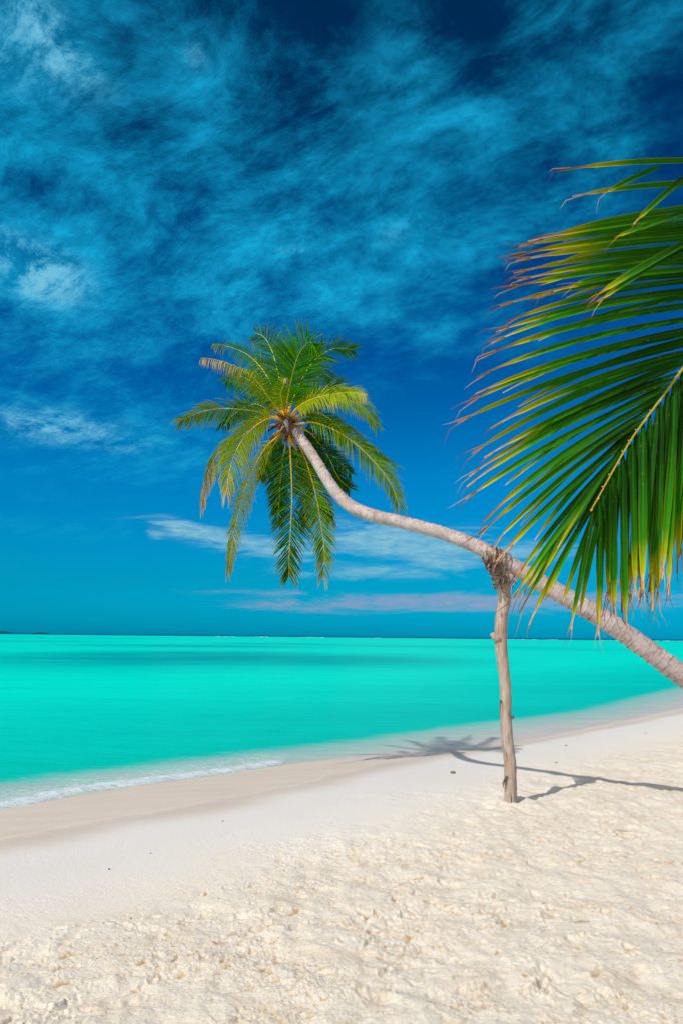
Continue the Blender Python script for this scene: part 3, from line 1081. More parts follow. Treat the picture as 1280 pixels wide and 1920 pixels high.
FR = [
    dict(p=[(625, 600), (660, 720), (690, 850), (700, 980), (706, 1100)], dy=0.5, L=0.24, droop=0.5, green='deep', yellow=0.05),
    dict(p=[(640, 580), (720, 620), (790, 690), (870, 760), (940, 830)], dy=0.6, L=0.24, droop=0.8, green='deep', yellow=0.05),
    dict(p=[(605, 540), (640, 400), (680, 300), (730, 240), (760, 190)], dy=0.8, L=0.27, droop=0.5, green='deep', yellow=0.05),
    dict(p=[(600, 540), (565, 420), (515, 330), (460, 280), (445, 220)], dy=0.8, L=0.27, droop=0.5, green='deep', yellow=0.05),
    dict(p=[(595, 545), (530, 450), (460, 380), (390, 330), (330, 320)], dy=0.45, L=0.22, droop=0.9, green='green', yellow=0.15),
    dict(p=[(600, 590), (560, 700), (545, 820), (550, 930), (560, 1030)], dy=0.6, L=0.22, droop=0.6, green='deep', yellow=0.05),
    dict(p=[(630, 560), (720, 530), (800, 560), (860, 600), (900, 660)], dy=0.4, L=0.20, droop=1.0, green='green', yellow=0.15),
    # zoom-picture points of the midrib, tip depth offset, leaflet length, droop, twist, green, dry, yellow, kind
    dict(p=[(600, 545), (590, 430), (560, 300), (530, 190), (490, 120), (445, 95)], dy=0.5, L=0.34, droop=0.5, green='deep', yellow=0.05),
    dict(p=[(600, 545), (560, 440), (490, 300), (410, 215), (330, 175), (235, 155)], dy=0.5, L=0.22, droop=0.9, tw=0.5, green='green', yellow=0.25, dry=0.12),
    dict(p=[(610, 540), (640, 440), (700, 310), (760, 230), (850, 178), (950, 182)], dy=0.35, L=0.31, droop=0.45, green='green', yellow=0.08),
    dict(p=[(605, 545), (540, 460), (460, 400), (370, 355), (290, 350)], dy=0.7, L=0.30, droop=1.0, tw=0.4, green='green', yellow=0.15),
    dict(p=[(615, 545), (690, 450), (730, 370), (790, 310), (840, 330)], dy=0.9, L=0.30, droop=0.8, green='deep', yellow=0.02),
    dict(p=[(600, 545), (560, 400), (540, 300), (590, 220), (620, 190)], dy=0.9, L=0.36, droop=0.6, green='deep', yellow=0.02),
    dict(p=[(610, 600), (590, 740), (572, 880), (565, 1010), (560, 1090)], dy=0.4, L=0.24, droop=0.5, green='deep', yellow=0.02),
    dict(p=[(640, 590), (720, 680), (790, 780), (850, 870), (900, 920)], dy=0.55, L=0.27, droop=0.7, green='deep', yellow=0.03),
    dict(p=[(640, 590), (700, 600), (750, 640), (820, 740), (875, 850), (930, 905)], dy=0.35, L=0.27, droop=0.4, green='deep', yellow=0.08),
    dict(p=[(590, 560), (500, 520), (430, 502), (300, 490), (180, 502), (45, 555)], dy=0.1, L=0.27, droop=1.0, tw=0.35, green='green', yellow=0.35, dry=0.06),
    dict(p=[(590, 560), (480, 480), (420, 470), (330, 520), (270, 590)], dy=0.6, L=0.25, droop=0.8, green='deep', yellow=0.05),
    dict(p=[(600, 540), (610, 440), (632, 330), (665, 215), (712, 148), (738, 146)], dy=-0.25, L=0.44, n=80, droop=0.25, green='bright', yellow=0.12, ang=(78, 34)),
    dict(p=[(600, 545), (560, 500), (500, 410), (420, 318), (320, 262), (235, 235), (165, 225)], dy=-0.15, L=0.21, droop=1.9, tw=0.5, green='green', yellow=0.6, dry=0.45,
         label='upper left frond with yellowing leaflets and a dried grey end'),
    dict(p=[(620, 640), (668, 730), (700, 800), (760, 900), (800, 1000), (830, 1080)], dy=0.3, L=0.22, droop=0.6, green='deep', yellow=0.15),
    dict(p=[(625, 570), (680, 570), (740, 562), (850, 600), (970, 680), (1080, 790), (1150, 890), (1190, 1000)], dy=-0.1, L=0.34, n=70, droop=1.3, tw=0.7, green='green', yellow=0.3, dry=0.08,
         sides=(1, -1)),
    dict(p=[(625, 560), (700, 510), (790, 520), (870, 580), (960, 660), (1050, 730), (1160, 790)], dy=0.25, L=0.30, droop=1.2, tw=0.6, green='green', yellow=0.2),
    dict(p=[(625, 550), (680, 480), (780, 432), (900, 440), (1010, 490), (1070, 580)], dy=0.2, L=0.27, droop=1.2, tw=0.6, green='bright', yellow=0.35),
    dict(p=[(620, 545), (660, 490), (730, 445), (830, 418), (930, 406), (1010, 412)], dy=-0.2, L=0.28, droop=1.5, tw=0.9, green='bright', yellow=0.6, dry=0.12,
         label='right hand frond with golden leaflets hanging like a fringe'),
    dict(p=[(620, 545), (670, 470), (730, 430), (800, 395), (880, 380), (930, 400)], dy=0.5, L=0.27, droop=0.5, green='green', yellow=0.15),
    dict(p=[(620, 600), (622, 680), (629, 800), (633, 950), (627, 1100), (619, 1250), (617, 1365)], dy=0.0, L=0.36, n=80, droop=0.25, green='deep', yellow=0.12, ang=(74, 30), dry=0.05),
    dict(p=[(640, 610), (680, 700), (725, 820), (762, 960), (785, 1100), (802, 1240), (795, 1375)], dy=0.08, L=0.30, n=75, droop=0.35, green='green', yellow=0.3, ang=(70, 28), dry=0.16),
    dict(p=[(605, 570), (540, 535), (480, 545), (400, 615), (310, 670), (235, 745), (190, 850), (165, 1000)], dy=-0.1, L=0.27, droop=1.6, tw=0.3, green='bright', yellow=0.5, dry=0.5,
         label='lower left frond with a long dried grey fringe'),
    dict(p=[(605, 575), (530, 540), (460, 570), (385, 640), (335, 730), (305, 830), (293, 930)], dy=-0.35, L=0.33, n=66, droop=1.2, tw=0.1, green='bright', yellow=0.6, dry=0.22),
    dict(p=[(610, 590), (560, 635), (500, 690), (445, 780), (400, 880), (358, 1020), (325, 1170), (300, 1345)], dy=-0.3, L=0.25, n=72, droop=0.9, tw=0.7, green='bright', yellow=0.95, dry=0.18,
         label='narrow yellow frond drooping to a brown tip at lower left'),
    dict(p=[(600, 600), (550, 660), (515, 720), (490, 800), (470, 860)], dy=0.2, L=0.20, droop=0.9, tw=0.3, green='green', yellow=0.2),
    dict(p=[(605, 540), (585, 470), (575, 410), (600, 350), (612, 330)], dy=-0.5, L=0.16, droop=1.0, tw=0.4, green='bright', yellow=0.5, dry=0.2),
]
for i, fd in enumerate(FR):
    n = len(fd['p'])
    pts = [zpt(px, py, YC - 0.02 + fd['dy'] * (2.3 if fd['dy'] > 0 else 2.0) * (k / (n - 1)) ** 1.2) for k, (px, py) in enumerate(fd['p'])]
    a0, a1 = fd.get('ang', (70, 32))
    make_frond(palm, pts, fd['L'] * 1.52, int(fd.get('n', 62) * 1.45), fd['droop'], fd.get('tw', 0.0), fd['green'], fd.get('dry', 0.0), fd['yellow'],
               seed=40 + i, label=fd.get('label'), ang0=a0, ang1=a1, w=0.0175, r0=0.026, gap=0.08)

# fibrous heart of the crown and old leaf bases
hb = MB()
rr = random.Random(9)
c0 = at(538, 797, YC - 0.02)
ax = unit(tp[-1] - tp[-3])
side = unit(np.cross(ax, np.array([0, 1.0, 0])))
hb.tube(catmull([c0 - ax * 0.16, c0 - ax * 0.08, c0, c0 + ax * 0.10, c0 + ax * 0.17], 16), np.interp(np.linspace(0, 1, 16), [0, .3, .7, 1], [0.066, 0.125, 0.115, 0.03]), 18,
        (0.20, 0.10, 0.045), rough=0.35, seed=4)
for k in range(60):
    th = rr.uniform(0, 2 * math.pi)
    b = c0 + ax * rr.uniform(-0.10, 0.10) + (side * math.cos(th) + np.cross(ax, side) * math.sin(th)) * 0.07
    dr = unit((side * math.cos(th) + np.cross(ax, side) * math.sin(th)) * 0.8 + ax * rr.uniform(-0.9, 0.9) + np.array([-0.1, 0, -0.25]))
    ln = rr.uniform(0.07, 0.27)
    cc = rr.choice([(0.30, 0.15, 0.05), (0.16, 0.075, 0.035), (0.42, 0.24, 0.07), (0.10, 0.05, 0.03), (0.45, 0.28, 0.12)])
    hb.tube([b, b + dr * ln * 0.5, b + dr * ln + np.array([0, 0, -0.03])], [0.020, 0.018, 0.004], 6, cc, rough=0.3, seed=k)
hb.build('leaf_sheath', M_FIBRE, palm)
sp = MB()
a_, b_ = zpt(602, 555, YC - 0.22), zpt(614, 612, YC - 0.2)
sp.tube([a_ + (a_ - b_) * 0.15, a_, a_ * 0.6 + b_ * 0.4, b_], [0.012, 0.036, 0.030, 0.003], 10, (0.30, 0.33, 0.38))
o = sp.build('spathe', M_STONE, palm)
o['label'] = 'grey pointed flower sheath'

# ---------------------------------------------------------------- prop post
post_px = [(957, 1508), (956, 1470), (955, 1430), (950, 1385), (947, 1340), (947, 1290), (941, 1240), (938, 1195), (939, 1160), (944, 1125),
           (942, 1098), (934, 1076), (926, 1055), (920, 1040)]
PY = 9.14
post_w = [23, 22, 22, 21, 21, 20, 21, 23, 22.5, 24, 27, 25, 21, 15]
pp = [at(px, py, PY - (0.10 if py < 1080 else 0.0) * (1080 - py) / 40 if py < 1080 else PY) for px, py in post_px]
pr = [wd / 2 / F * PY for wd in post_w]
g0 = ground_z(pp[0][0], pp[0][1])
pp[0] = np.array([pp[0][0], pp[0][1], g0 - 0.15])
post = empty('wooden_prop_post', (pp[0][0], pp[0][1], g0))
tag(post, 'crooked weathered grey brown tree-limb post holding up the leaning palm trunk', 'post')
stem_mesh('shaft', pp, pr, M_WOOD, post, seg=28, n=300, ring=0.0, rough=0.10, seed=12)
kb = MB()
k0 = at(936, 1198, PY - 0.02)
kb.tube([k0, at(929, 1196, PY - 0.03), at(923, 1191, PY - 0.04), at(921, 1187, PY - 0.04)], [0.055, 0.042, 0.030, 0.022], 10, (0.4, 0.3, 0.22), rough=0.2, seed=3)
kb.build('branch_stub', M_WOOD, post)
kb = MB()
kb.tube([at(943, 1100, PY), at(952, 1080, PY + 0.05), at(957, 1060, PY + 0.22), at(958, 1046, PY + 0.26)], [0.07, 0.065, 0.05, 0.035], 12, (0.4, 0.3, 0.22), rough=0.2, seed=6)
kb.build('fork_prong', M_WOOD, post)
kb = MB()
for (x0, y0, x1, y1, x2, y2, rad) in [(940, 1318, 937, 1312, 936, 1350, 0.006), (958, 1345, 961, 1344, 962, 1341, 0.012), (947, 1462, 942, 1468, 943, 1478, 0.008), (949, 1455, 944, 1463, 946, 1472, 0.009)]:
    kb.tube([at(x0, y0, PY - 0.06), at(x1, y1, PY - 0.07), at(x2, y2, PY - 0.06)], [rad * 1.6, rad, rad * 0.4], 6, (0.2, 0.13, 0.1), rough=0.3, seed=int(x0))
    kb.build('bark_splinter', M_FIBRE, post)
    kb = MB()

# lashing of twine and fibre over trunk and post
lash = empty('twine_lashing', at(925, 1060, PY - 0.1))
tag(lash, 'tangled brown twine and fibre tying the palm trunk to the top of the post', 'lashing')
wb = MB()
rr = random.Random(3)
wcen = [at(917, 1040, PY - 0.14), at(921, 1052, PY - 0.14), at(924, 1062, PY - 0.13), at(930, 1074, PY - 0.10)]
wb.tube(catmull(wcen, 12), [0.05, 0.075, 0.08, 0.082, 0.082, 0.08, 0.078, 0.076, 0.074, 0.072, 0.07, 0.055], 16, (0.22, 0.15, 0.12), rough=0.22, seed=8)
for k in range(26):
    px, py = rr.uniform(908, 934), rr.uniform(1032, 1062)
    a = at(px, py, PY - 0.235)
    wb.tube([a, at(px + rr.uniform(-10, 6), py + rr.uniform(6, 16), PY - 0.25), at(px + rr.uniform(-5, 5), py + rr.uniform(12, 22), PY - 0.2)], [0.012, 0.011, 0.004], 5,
            rr.choice([(0.13, 0.08, 0.06), (0.30, 0.22, 0.17), (0.45, 0.36, 0.29), (0.20, 0.13, 0.10)]), rough=0.3, seed=k)
wb.build('fibre_wrap', M_FIBRE, lash)
tw = MB()


def coil(cx, cy, Y, axis_px, rx, rdepth, tilt, rad, color, seed):
    """a loop of twine round a limb; axis_px = unit direction of the limb in the picture plane"""
    r_ = random.Random(seed)
    c = at(cx, cy, Y)
    perp = np.array([axis_px[1], 0, axis_px[0]])          # in the x-z plane
    pts = []
    for k in range(25):
        th = 2 * math.pi * k / 24
        pts.append(c + perp * rx * math.cos(th) + np.array([0, 1, 0]) * rdepth * math.sin(th) +
                   np.array([axis_px[0], 0, -axis_px[1]]) * (tilt * math.sin(th) + r_.gauss(0, 0.006)))
    tw.tube(pts, rad, 5, color, caps=False)


dirx = unit(np.array([60, 40.0]))
for k, (cx, cy) in enumerate([(911, 1036), (915, 1038), (919, 1040), (923, 1042), (928, 1045), (933, 1047), (938, 1050), (944, 1053)]):
    coil(cx, cy, 9.20, (dirx[0], dirx[1]), 0.106 + 0.004 * (k % 3), 0.125, 0.030 * (-1) ** k, 0.0075, [(0.42, 0.32, 0.24), (0.25, 0.17, 0.12), (0.50, 0.40, 0.32)][k % 3], k)
for k, (cx, cy) in enumerate([(935, 1078), (937, 1084), (938, 1090), (940, 1094), (941, 1098)]):
    coil(cx, cy, PY, (0.25, 0.97), 0.098, 0.105, 0.02 * (-1) ** k, 0.008, [(0.40, 0.31, 0.24), (0.22, 0.15, 0.11), (0.52, 0.42, 0.33)][k % 3], 20 + k)
for k in range(12):
    a = at(rr.uniform(930, 952), rr.uniform(1056, 1092), PY - 0.12)
    pts = [a]
    for q in range(4):
        a = a + np.array([rr.gauss(0.0, 0.03), rr.gauss(0, 0.015), rr.gauss(-0.03, 0.02)])
        pts.append(a)
    tw.tube(catmull(pts, 10), 0.005, 5, rr.choice([(0.5, 0.4, 0.32), (0.12, 0.08, 0.06), (0.4, 0.27, 0.15)]))
for k in range(7):   # dark frayed ends under the trunk
    a = at(957 + rr.uniform(-3, 3), 1085, PY + 0.0)
    pts = [a, a + np.array([rr.uniform(0, 0.05), -0.02, -0.03]), a + np.array([rr.uniform(-0.01, 0.09), -0.03, rr.uniform(-0.12, -0.05)])]
    tw.tube(catmull(pts, 8), 0.004, 4, (0.05, 0.035, 0.03))
tw.build('twine', M_TWINE, lash)


# ---------------------------------------------------------------- foreground frond reaching in from the right
NEAR_SHADE = (0.003, 0.038, 0.001)  # leaf green darkened with painted self-shade, for the leaflet ends at the midrib


def big_leaflet(mb, p0, p1, width, sag, r, edge=0.5, split=True, dark=0.5, nseg=20, facing=None, dry_len=0.10):
    p0 = np.asarray(p0, float)
    p1 = np.asarray(p1, float)
    L = np.linalg.norm(p1 - p0)
    view = unit((p0 + p1) / 2 - CAM)
    d = unit(p1 - p0)
    tilt = r.gauss(0, 0.25)
    vs, cs, fs = [], [], []
    g0 = lerp(NEAR_SHADE, G['green'], r.uniform(0.0, 0.40))
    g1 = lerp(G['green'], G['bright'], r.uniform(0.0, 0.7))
    ylen = r.uniform(0.10, 0.24)
    dl = dry_len * r.uniform(0.7, 1.5)
    pts = []
    for i in range(nseg + 1):
        t = i / nseg
        p = p0 * (1 - t) + p1 * t + np.array([0, 0, 1.0]) * sag * L * (4 * t * (1 - t)) * (0.6 + 0.5 * t)
        pts.append(p)
    pts = np.array(pts)
    T = np.gradient(pts, axis=0)
    for i in range(nseg + 1):
        t = i / nseg
        tt = unit(T[i])
        wv = unit(np.cross(tt, view))
        nn = np.cross(wv, tt)
        wv = unit(wv * math.cos(tilt) + nn * math.sin(tilt))
        nn = np.cross(wv, tt)
        if t < 0.12:
            wd = width * (0.35 + 0.65 * t / 0.12)
        elif t < 0.5:
            wd = width
        else:
            q = (t - 0.5) / 0.5
            wd = width * (1 - 0.72 * q ** 2.2) * (1 + 0.06 * r.uniform(-1, 1))
            if t > 1 - dl:
                wd *= 0.55
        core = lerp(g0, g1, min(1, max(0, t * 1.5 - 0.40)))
        yq = min(1, max(0, (t - (1 - dl - ylen)) / ylen))
        core = lerp(core, G['yellow'], yq * 0.9)
        eg = lerp(lerp(core, G['yellow'], edge * 0.38 * min(1, max(0, t * 2 - 0.5)) + 0.7 * yq), G['gold'], 0.03 + 0.6 * yq)
        rib = lerp(core, G['bright'], 0.22)
        if t > 1 - dl:
            q = min(1, (t - (1 - dl)) / dl * 1.4)
            dc = lerp(G['dry'], G['grey'], 0.5) if (int(p0[0] * 1000) % 3) else (0.20, 0.07, 0.04)
            core = lerp(lerp(G['gold'], (0.35, 0.15, 0.05), 0.4), dc, q)
            eg = lerp(G['gold'], dc, q)
            rib = core
        p = pts[i]
        f = 0.22 * wd
        vs += [p - wv * wd * 0.5, p - wv * wd * 0.24 + nn * f * 0.55, p + nn * f, p + wv * wd * 0.24 + nn * f * 0.5, p + wv * wd * 0.5]
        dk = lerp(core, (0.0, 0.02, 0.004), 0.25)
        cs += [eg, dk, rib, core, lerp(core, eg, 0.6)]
    for i in range(nseg):
        for k in range(4):
            a = i * 5 + k
            fs.append((a, a + 1, a + 6, a + 5))
    mb.add(vs, fs, cs)
    if split:
        tt = unit(T[-1])
        wv = unit(np.cross(tt, view))
        for sgn in (-1, 1) if r.random() < 0.6 else (1,):
            q0 = pts[-2] + wv * sgn * width * 0.08
            ln = r.uniform(0.025, 0.06)
            q1 = pts[-1] + tt * ln * 0.5 + wv * sgn * ln * r.uniform(0.05, 0.3)
            q2 = pts[-1] + tt * ln + wv * sgn * ln * r.uniform(0.1, 0.55) + np.array([0, 0, -0.01])
            dc = r.choice([(0.26, 0.08, 0.04), (0.55, 0.40, 0.33), (0.50, 0.30, 0.20), (0.16, 0.06, 0.05)])
            mb.tube([q0, q1, q2], [width * 0.09, width * 0.06, width * 0.015], 4, [G['gold'], dc, dc])


YF = 2.25
rach_px = [(1106, 958, 2.16), (1125, 925, 2.17), (1150, 880, 2.18), (1180, 828, 2.2), (1205, 792, 2.21), (1240, 745, 2.23), (1280, 690, 2.25), (1340, 605, 2.28),
           (1400, 500, 2.32), (1450, 390, 2.36), (1490, 280, 2.38), (1540, 170, 2.42), (1640, 60, 2.5), (1800, -60, 2.55), (2080, -120, 2.6)]
rp = [at(*a) for a in rach_px]
RP = catmull(rp, 160)


def proj(p):
    d = np.asarray(p) - CAM
    z = np.dot(d, _f)
    return 640 + F * np.dot(d, _r) / z, 960 - F * np.dot(d, _u) / z


RPX = np.array([proj(p) for p in RP])


def rach_at(py):
    i = int(np.argmin(np.abs(RPX[:, 1] - py)))
    return RP[i]


crown2 = RP[-1] + np.array([0.1, 0.0, 0.0])
gz2 = ground_z(3.9, 2.3)
palm2 = empty('coconut_palm', (crown2[0] + 0.5, 2.3, gz2))
tag(palm2, 'near coconut palm of which one large green frond reaches in from the right edge', 'palm tree')
stem_mesh('trunk', [(crown2[0] + 0.5, 2.3, -0.3), (crown2[0] + 0.42, 2.4, 1.2), (crown2[0] + 0.2, 2.55, 2.6), (crown2[0] + 0.02, 2.6, crown2[2] + 0.05)],
          [0.2, 0.13, 0.11, 0.09], M_BARK, palm2, seg=24, n=200, ring=0.05, rough=0.03)
bf = MB()
r = random.Random(77)
left = [(310, 1040, 320), (345, 1068, 368), (370, 1010, 446), (392, 985, 452), (408, 968, 462), (424, 955, 480), (440, 962, 489), (456, 958, 512), (470, 965, 526), (486, 940, 541),
        (500, 1010, 553), (512, 932, 573), (522, 942, 604), (533, 925, 622), (545, 915, 643), (566, 900, 668), (588, 888, 707), (606, 886, 738), (622, 870, 756), (640, 852, 792), (655, 914, 803), (668, 880, 850),
        (682, 902, 858), (697, 874, 893), (712, 870, 912), (729, 868, 936), (747, 903, 975), (765, 892, 1003), (784, 921, 1020), (803, 944, 1036), (820, 925, 1052),
        (838, 962, 1085), (857, 958, 1122), (875, 972, 1120), (893, 968, 1150), (912, 986, 1172)]
for i, (sy, tx, ty) in enumerate(left):
    p0 = rach_at(sy)
    p1 = at(tx + 4, ty, 2.12 + r.gauss(0, 0.05) - 0.0002 * (640 - ty))
    bowf = 0.025 if sy < 500 else 0.045
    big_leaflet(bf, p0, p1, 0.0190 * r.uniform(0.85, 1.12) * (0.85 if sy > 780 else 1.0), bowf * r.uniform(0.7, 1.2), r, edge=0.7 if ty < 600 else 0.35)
# second row close behind fills the fan
for sy in np.arange(395, 900, 21):
    j = np.interp(sy, [a[0] for a in left], range(len(left)))
    k = int(min(j, len(left) - 2))
    tx = left[k][1] * (1 - (j - k)) + left[k + 1][1] * (j - k) + r.uniform(25, 90)
    ty = left[k][2] * (1 - (j - k)) + left[k + 1][2] * (j - k) + r.uniform(-2, 6)
    if r.random() < 0.22:
        continue
    big_leaflet(bf, rach_at(sy + 4), at(tx + 25, ty, 2.22 + r.gauss(0, 0.03)), 0.018 * r.uniform(0.8, 1.1), 0.05, r, edge=0.3, dry_len=0.05, split=False)
# a few bent leaflets crossing in front
for (x0, y0, xm, ym, x1, y1, wd) in [(1300, 318, 1240, 365, 1186, 420, 0.016), (1235, 312, 1180, 336, 1132, 362, 0.014), (1330, 430, 1205, 505, 1108, 560, 0.021), (1310, 445, 1220, 500, 1120, 566, 0.018),
                                      (1165, 512, 1120, 522, 1075, 532, 0.010), (1190, 520, 1050, 545, 1005, 558, 0.010), (1300, 395, 1225, 425, 1150, 446, 0.016)]:
    big_leaflet(bf, at(x0, y0, 2.1), at(x1, y1, 2.05), wd, 0.02, r, edge=0.9, dry_len=0.07)
# hanging row on the other side of the midrib
right = [(955, 1069, 1180), (935, 1122, 1165), (925, 1120, 1192), (905, 1138, 1120), (890, 1150, 1150), (872, 1142, 1135), (856, 1172, 1168), (840, 1164, 1150), (825, 1190, 1118), (810, 1180, 1130),
         (795, 1204, 1105), (780, 1222, 1145), (765, 1198, 1120), (750, 1232, 1130), (735, 1216, 1110), (720, 1252, 1115), (705, 1240, 1085), (690, 1268, 1075), (674, 1256, 1060),
         (658, 1284, 1080), (642, 1272, 1045), (626, 1300, 1070), (608, 1290, 1050), (590, 1318, 1060), (570, 1330, 1050), (550, 1345, 1040), (525, 1360, 1030), (500, 1380, 1010), (470, 1400, 990), (440, 1430, 970),
         (400, 1460, 940), (360, 1490, 900), (320, 1520, 860)]
for i, (sy, tx, ty) in enumerate(right):
    p0 = rach_at(sy)
    p1 = at(tx, ty, 2.2 + r.gauss(0, 0.035) + 0.03 * (i % 2))
    p0b = p0 + np.array([0.006, 0.0, -0.004])
    big_leaflet(bf, p0b, p1, 0.0205 * r.uniform(0.85, 1.15) * (0.8 if i < 3 else 1.0), 0.004, r, edge=0.45, dry_len=0.09)
for i in range(16):
    sy = 910 - i * 20
    j = int(np.argmin([abs(a[0] - sy) for a in right]))
    big_leaflet(bf, rach_at(sy) + np.array([0.004, 0.02, 0]), at(right[j][1] + r.uniform(-8, 12), right[j][2] - r.uniform(0, 60), 2.3), 0.021, 0.0, r, edge=0.3, dry_len=0.07)
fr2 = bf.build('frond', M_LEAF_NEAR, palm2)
fr2['label'] = 'large close frond fanning out with green leaflets and orange brown tips'
mb = MB()
nr = len(RP)
mb.tube(RP, np.interp(np.linspace(0, 1, nr), [0, 0.2, 0.6, 1], [0.0020, 0.0046, 0.008, 0.028]), 8, [(0.40, 0.33, 0.012)] * nr)
for k in range(0, 100, 2):
    a = RP[k]
    q = r.choice([-1, 1])
    mb.tube([a, a + np.array([0.006 * q, -0.003, 0.004])], [0.0035, 0.0015], 5, G['gold'])
mb.build('midrib', M_RIB, fr2)
# the rest of that crown, outside the picture, fanning away from the beach
for k, (dx, dy, dz) in enumerate([(1.0, 0.4, 0.9), (0.6, -1.2, 0.6), (1.5, -0.6, 0.3), (0.9, 0.9, 0.2), (1.3, 0.1, -0.4)]):
    c = crown2 + np.array([0.02, 0, 0.05])
    d = np.array([dx, dy, dz])
    pts = [c, c + d * 0.35 + np.array([0, 0, 0.15]), c + d * 0.75 + np.array([0, 0, 0.12]), c + d * 1.1 + np.array([0, 0, -0.15]), c + d * 1.35 + np.array([0, 0, -0.5])]
    make_frond(palm2, pts, 0.5, 46, 0.6, 0.0, 'green', 0.0, 0.15, seed=200 + k, w=0.028, facing=(0, 0, -1))

# ---------------------------------------------------------------- small things lying on the sand
rk = MB()


def pebble(px, py, sz, color, label, cat, name, group=None, flat=0.5, seed=0):
    p = hit(px, py)
    z = ground_z(p[0], p[1])
    d = ray(px, py)
    p = CAM + d * ((z - CAM_H) / d[2])
    m = MB()
    r_ = random.Random(seed)
    nl, ns = 6, 9
    vs, fs, cs = [], [], []
    yaw = r_.uniform(0, 3)
    sx, sy = sz * r_.uniform(0.8, 1.3), sz * r_.uniform(0.5, 0.9)
    for i in range(nl + 1):
        ph = math.pi * i / nl - math.pi / 2
        for k in range(ns):
            th = 2 * math.pi * k / ns
            q = r_.uniform(0.8, 1.15) if 0 < i < nl else 1
            x, y, zz = math.cos(ph) * math.cos(th) * sx * q, math.cos(ph) * math.sin(th) * sy * q, math.sin(ph) * sz * flat * q
            vs.append(np.array([p[0] + x * math.cos(yaw) - y * math.sin(yaw), p[1] + x * math.sin(yaw) + y * math.cos(yaw), z + zz + sz * flat * 0.55]))
            cs.append(lerp(color, (color[0] * .5, color[1] * .5, color[2] * .5), r_.random() * 0.6))
    for i in range(nl):
        for k in range(ns):
            k2 = (k + 1) % ns
            fs.append((i * ns + k, i * ns + k2, (i + 1) * ns + k2, (i + 1) * ns + k))
    m.add(vs, fs, cs)
    root = Vector((p[0], p[1], z))
    m.v = [v - np.array(root) for v in m.v]
    ob = m.build(name, M_STONE, None)
    ob.location = root
    tag(ob, label, cat, group)
    return ob


pebble(848, 1450, 0.034, (0.27, 0.26, 0.18), 'small grey green stone on smooth sand left of the post, below the crown shadow', 'stone', 'stone', flat=0.6, seed=1)
bits = [(205, 1630, 'darkest tiny leaf scrap on the smooth sand at the left of the photo'),
        (283, 1600, 'tiny leaf scrap on smooth sand at left, just up and right of the darkest scrap'),
        (418, 1540, 'tiny leaf scrap near the damp sand edge, left of centre, nearest the foam'),
        (578, 1573, 'tiny dark leaf scrap at the upper edge of the trampled sand, near centre'),
        (735, 1500, 'tiny leaf scrap on smooth sand between the grey green stone and the centre'),
        (1042, 1430, 'tiny leaf scrap just above the trunk shadow, right of the post'),
        (1060, 1398, 'small leaf scrap on white sand above the trunk shadow, below the damp strip'),
        (1210, 1375, 'tiny leaf scrap near the damp strip at far right, below the palm trunk'),
        (246, 1722, 'tiny dark leaf scrap in trampled sand at lower left, upper of two'),
        (183, 1798, 'tiny dark leaf scrap in trampled sand at lower left, lowest of the scraps'),
        (1158, 1640, 'tiny leaf scrap in trampled sand at right, well below the short twig'),
        (1230, 1732, 'tiny leaf scrap in trampled sand by the lower right edge')]
for i, (px, py, lab) in enumerate(bits):
    dist = hit(px, py)[1]
    pebble(px, py, 0.0021 * dist * (0.85 if i == 0 else random.Random(i).uniform(0.55, 0.8)), (0.10, 0.08, 0.06) if i == 0 else random.Random(i + 9).choice([(0.13, 0.11, 0.08), (0.20, 0.15, 0.09), (0.12, 0.13, 0.09)]),
           lab, 'leaf scrap', 'leaf_scrap', 'dark leaf scraps strewn over the sand', flat=0.35, seed=i + 5)
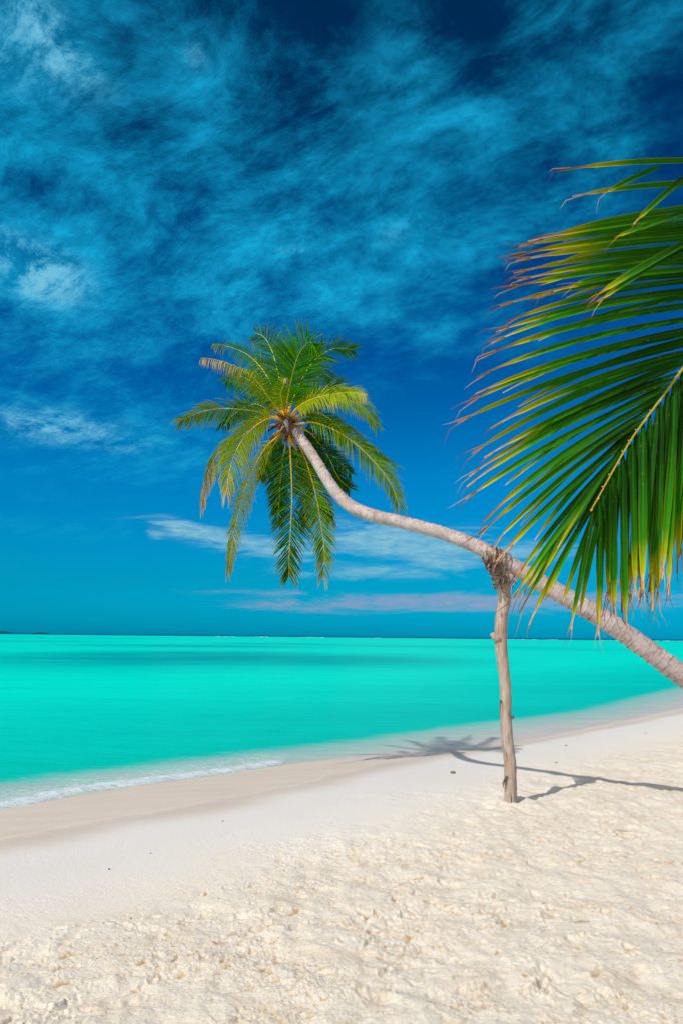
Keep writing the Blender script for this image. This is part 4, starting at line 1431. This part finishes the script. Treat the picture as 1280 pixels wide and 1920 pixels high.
# short dry twigs
for i, (px, py, ang, ln, lab) in enumerate([(1090, 1733, 0.1, 0.10, 'thin grey twig lying flat on sand at lower right'), (1167, 1559, -0.5, 0.13, 'short dark twig on the sand right of the post')]):
    p = hit(px, py)
    z = ground_z(p[0], p[1]) + 0.008
    m = MB()
    d = np.array([math.cos(ang), math.sin(ang), 0])
    base = np.array([0.0, 0.0, 0.0])
    m.tube([base - d * ln / 2, base + np.array([0, 0.004, 0.004]), base + d * ln / 2 + np.array([0, 0, 0.003])], [0.002, 0.003, 0.0015], 6, [(0.42, 0.33, 0.24)] * 3, rough=0.2)
    ob = m.build('twig', M_FIBRE)
    ob.location = (p[0], p[1], z)
    tag(ob, lab, 'twig', 'twigs on the sand')

# ---------------------------------------------------------------- horizon: low islets and surf on the outer reef
m_isl = mat_tone('islet_scrub', 0.9, 0.05, 0.5, 0.3, 1.0)
for (px, wd, h, dist, lab) in [(76, 34, 3.2, 1500, 'low dark islet, a thin dash on the horizon near the left'), (6, 32, 5.0, 2100, 'low dark islet on the horizon at the very left edge')]:
    p0 = at(px, 1187, dist)
    m = MB()
    W = wd / F * dist
    r_ = random.Random(int(px))
    vs, fs, cs = [], [], []
    nx, ny = 60, 7
    for i in range(nx + 1):
        u = i / nx * 2 - 1
        for j in range(ny + 1):
            v = j / ny * 2 - 1
            e = max(0.0, 1 - u * u) ** 0.5 * max(0.0, 1 - v * v) ** 0.5
            vs.append(np.array([u * W / 2, v * W / 5, e * h * r_.uniform(0.6, 1.1) + 0.02]))
            cs.append((0.01, 0.07, 0.08))
    for i in range(nx):
        for j in range(ny):
            a = i * (ny + 1) + j
            fs.append((a, a + ny + 1, a + ny + 2, a + 1))
    m.add(vs, fs, cs)
    ob = m.build('islet', m_isl)
    ob.location = (p0[0], p0[1], WATER_Z)
    tag(ob, lab, 'islet', kind='structure')
m_surf = mat_tone('surf', 0.7, 0.3, 0.2, 0.3, 0.5)
m = MB()
r_ = random.Random(2)
dist = 900
for (x0, x1) in [(405, 440), (480, 505), (560, 610), (940, 1010), (1020, 1045), (1115, 1235), (1240, 1300), (700, 712)]:
    n = max(6, int((x1 - x0) / 3))
    pts = [np.array([*at(x0 + (x1 - x0) * k / n, 1194, dist + r_.uniform(-10, 10))[:2], WATER_Z + 0.15]) for k in range(n + 1)]
    m.tube(pts, [0.02 + r_.random() * 0.2 for _ in pts], 8, (0.75, 0.85, 0.85), rough=0.3, seed=int(x0))
ob = m.build('reef_surf', m_surf)
tag(ob, 'thin broken line of white surf along the horizon', kind='stuff')
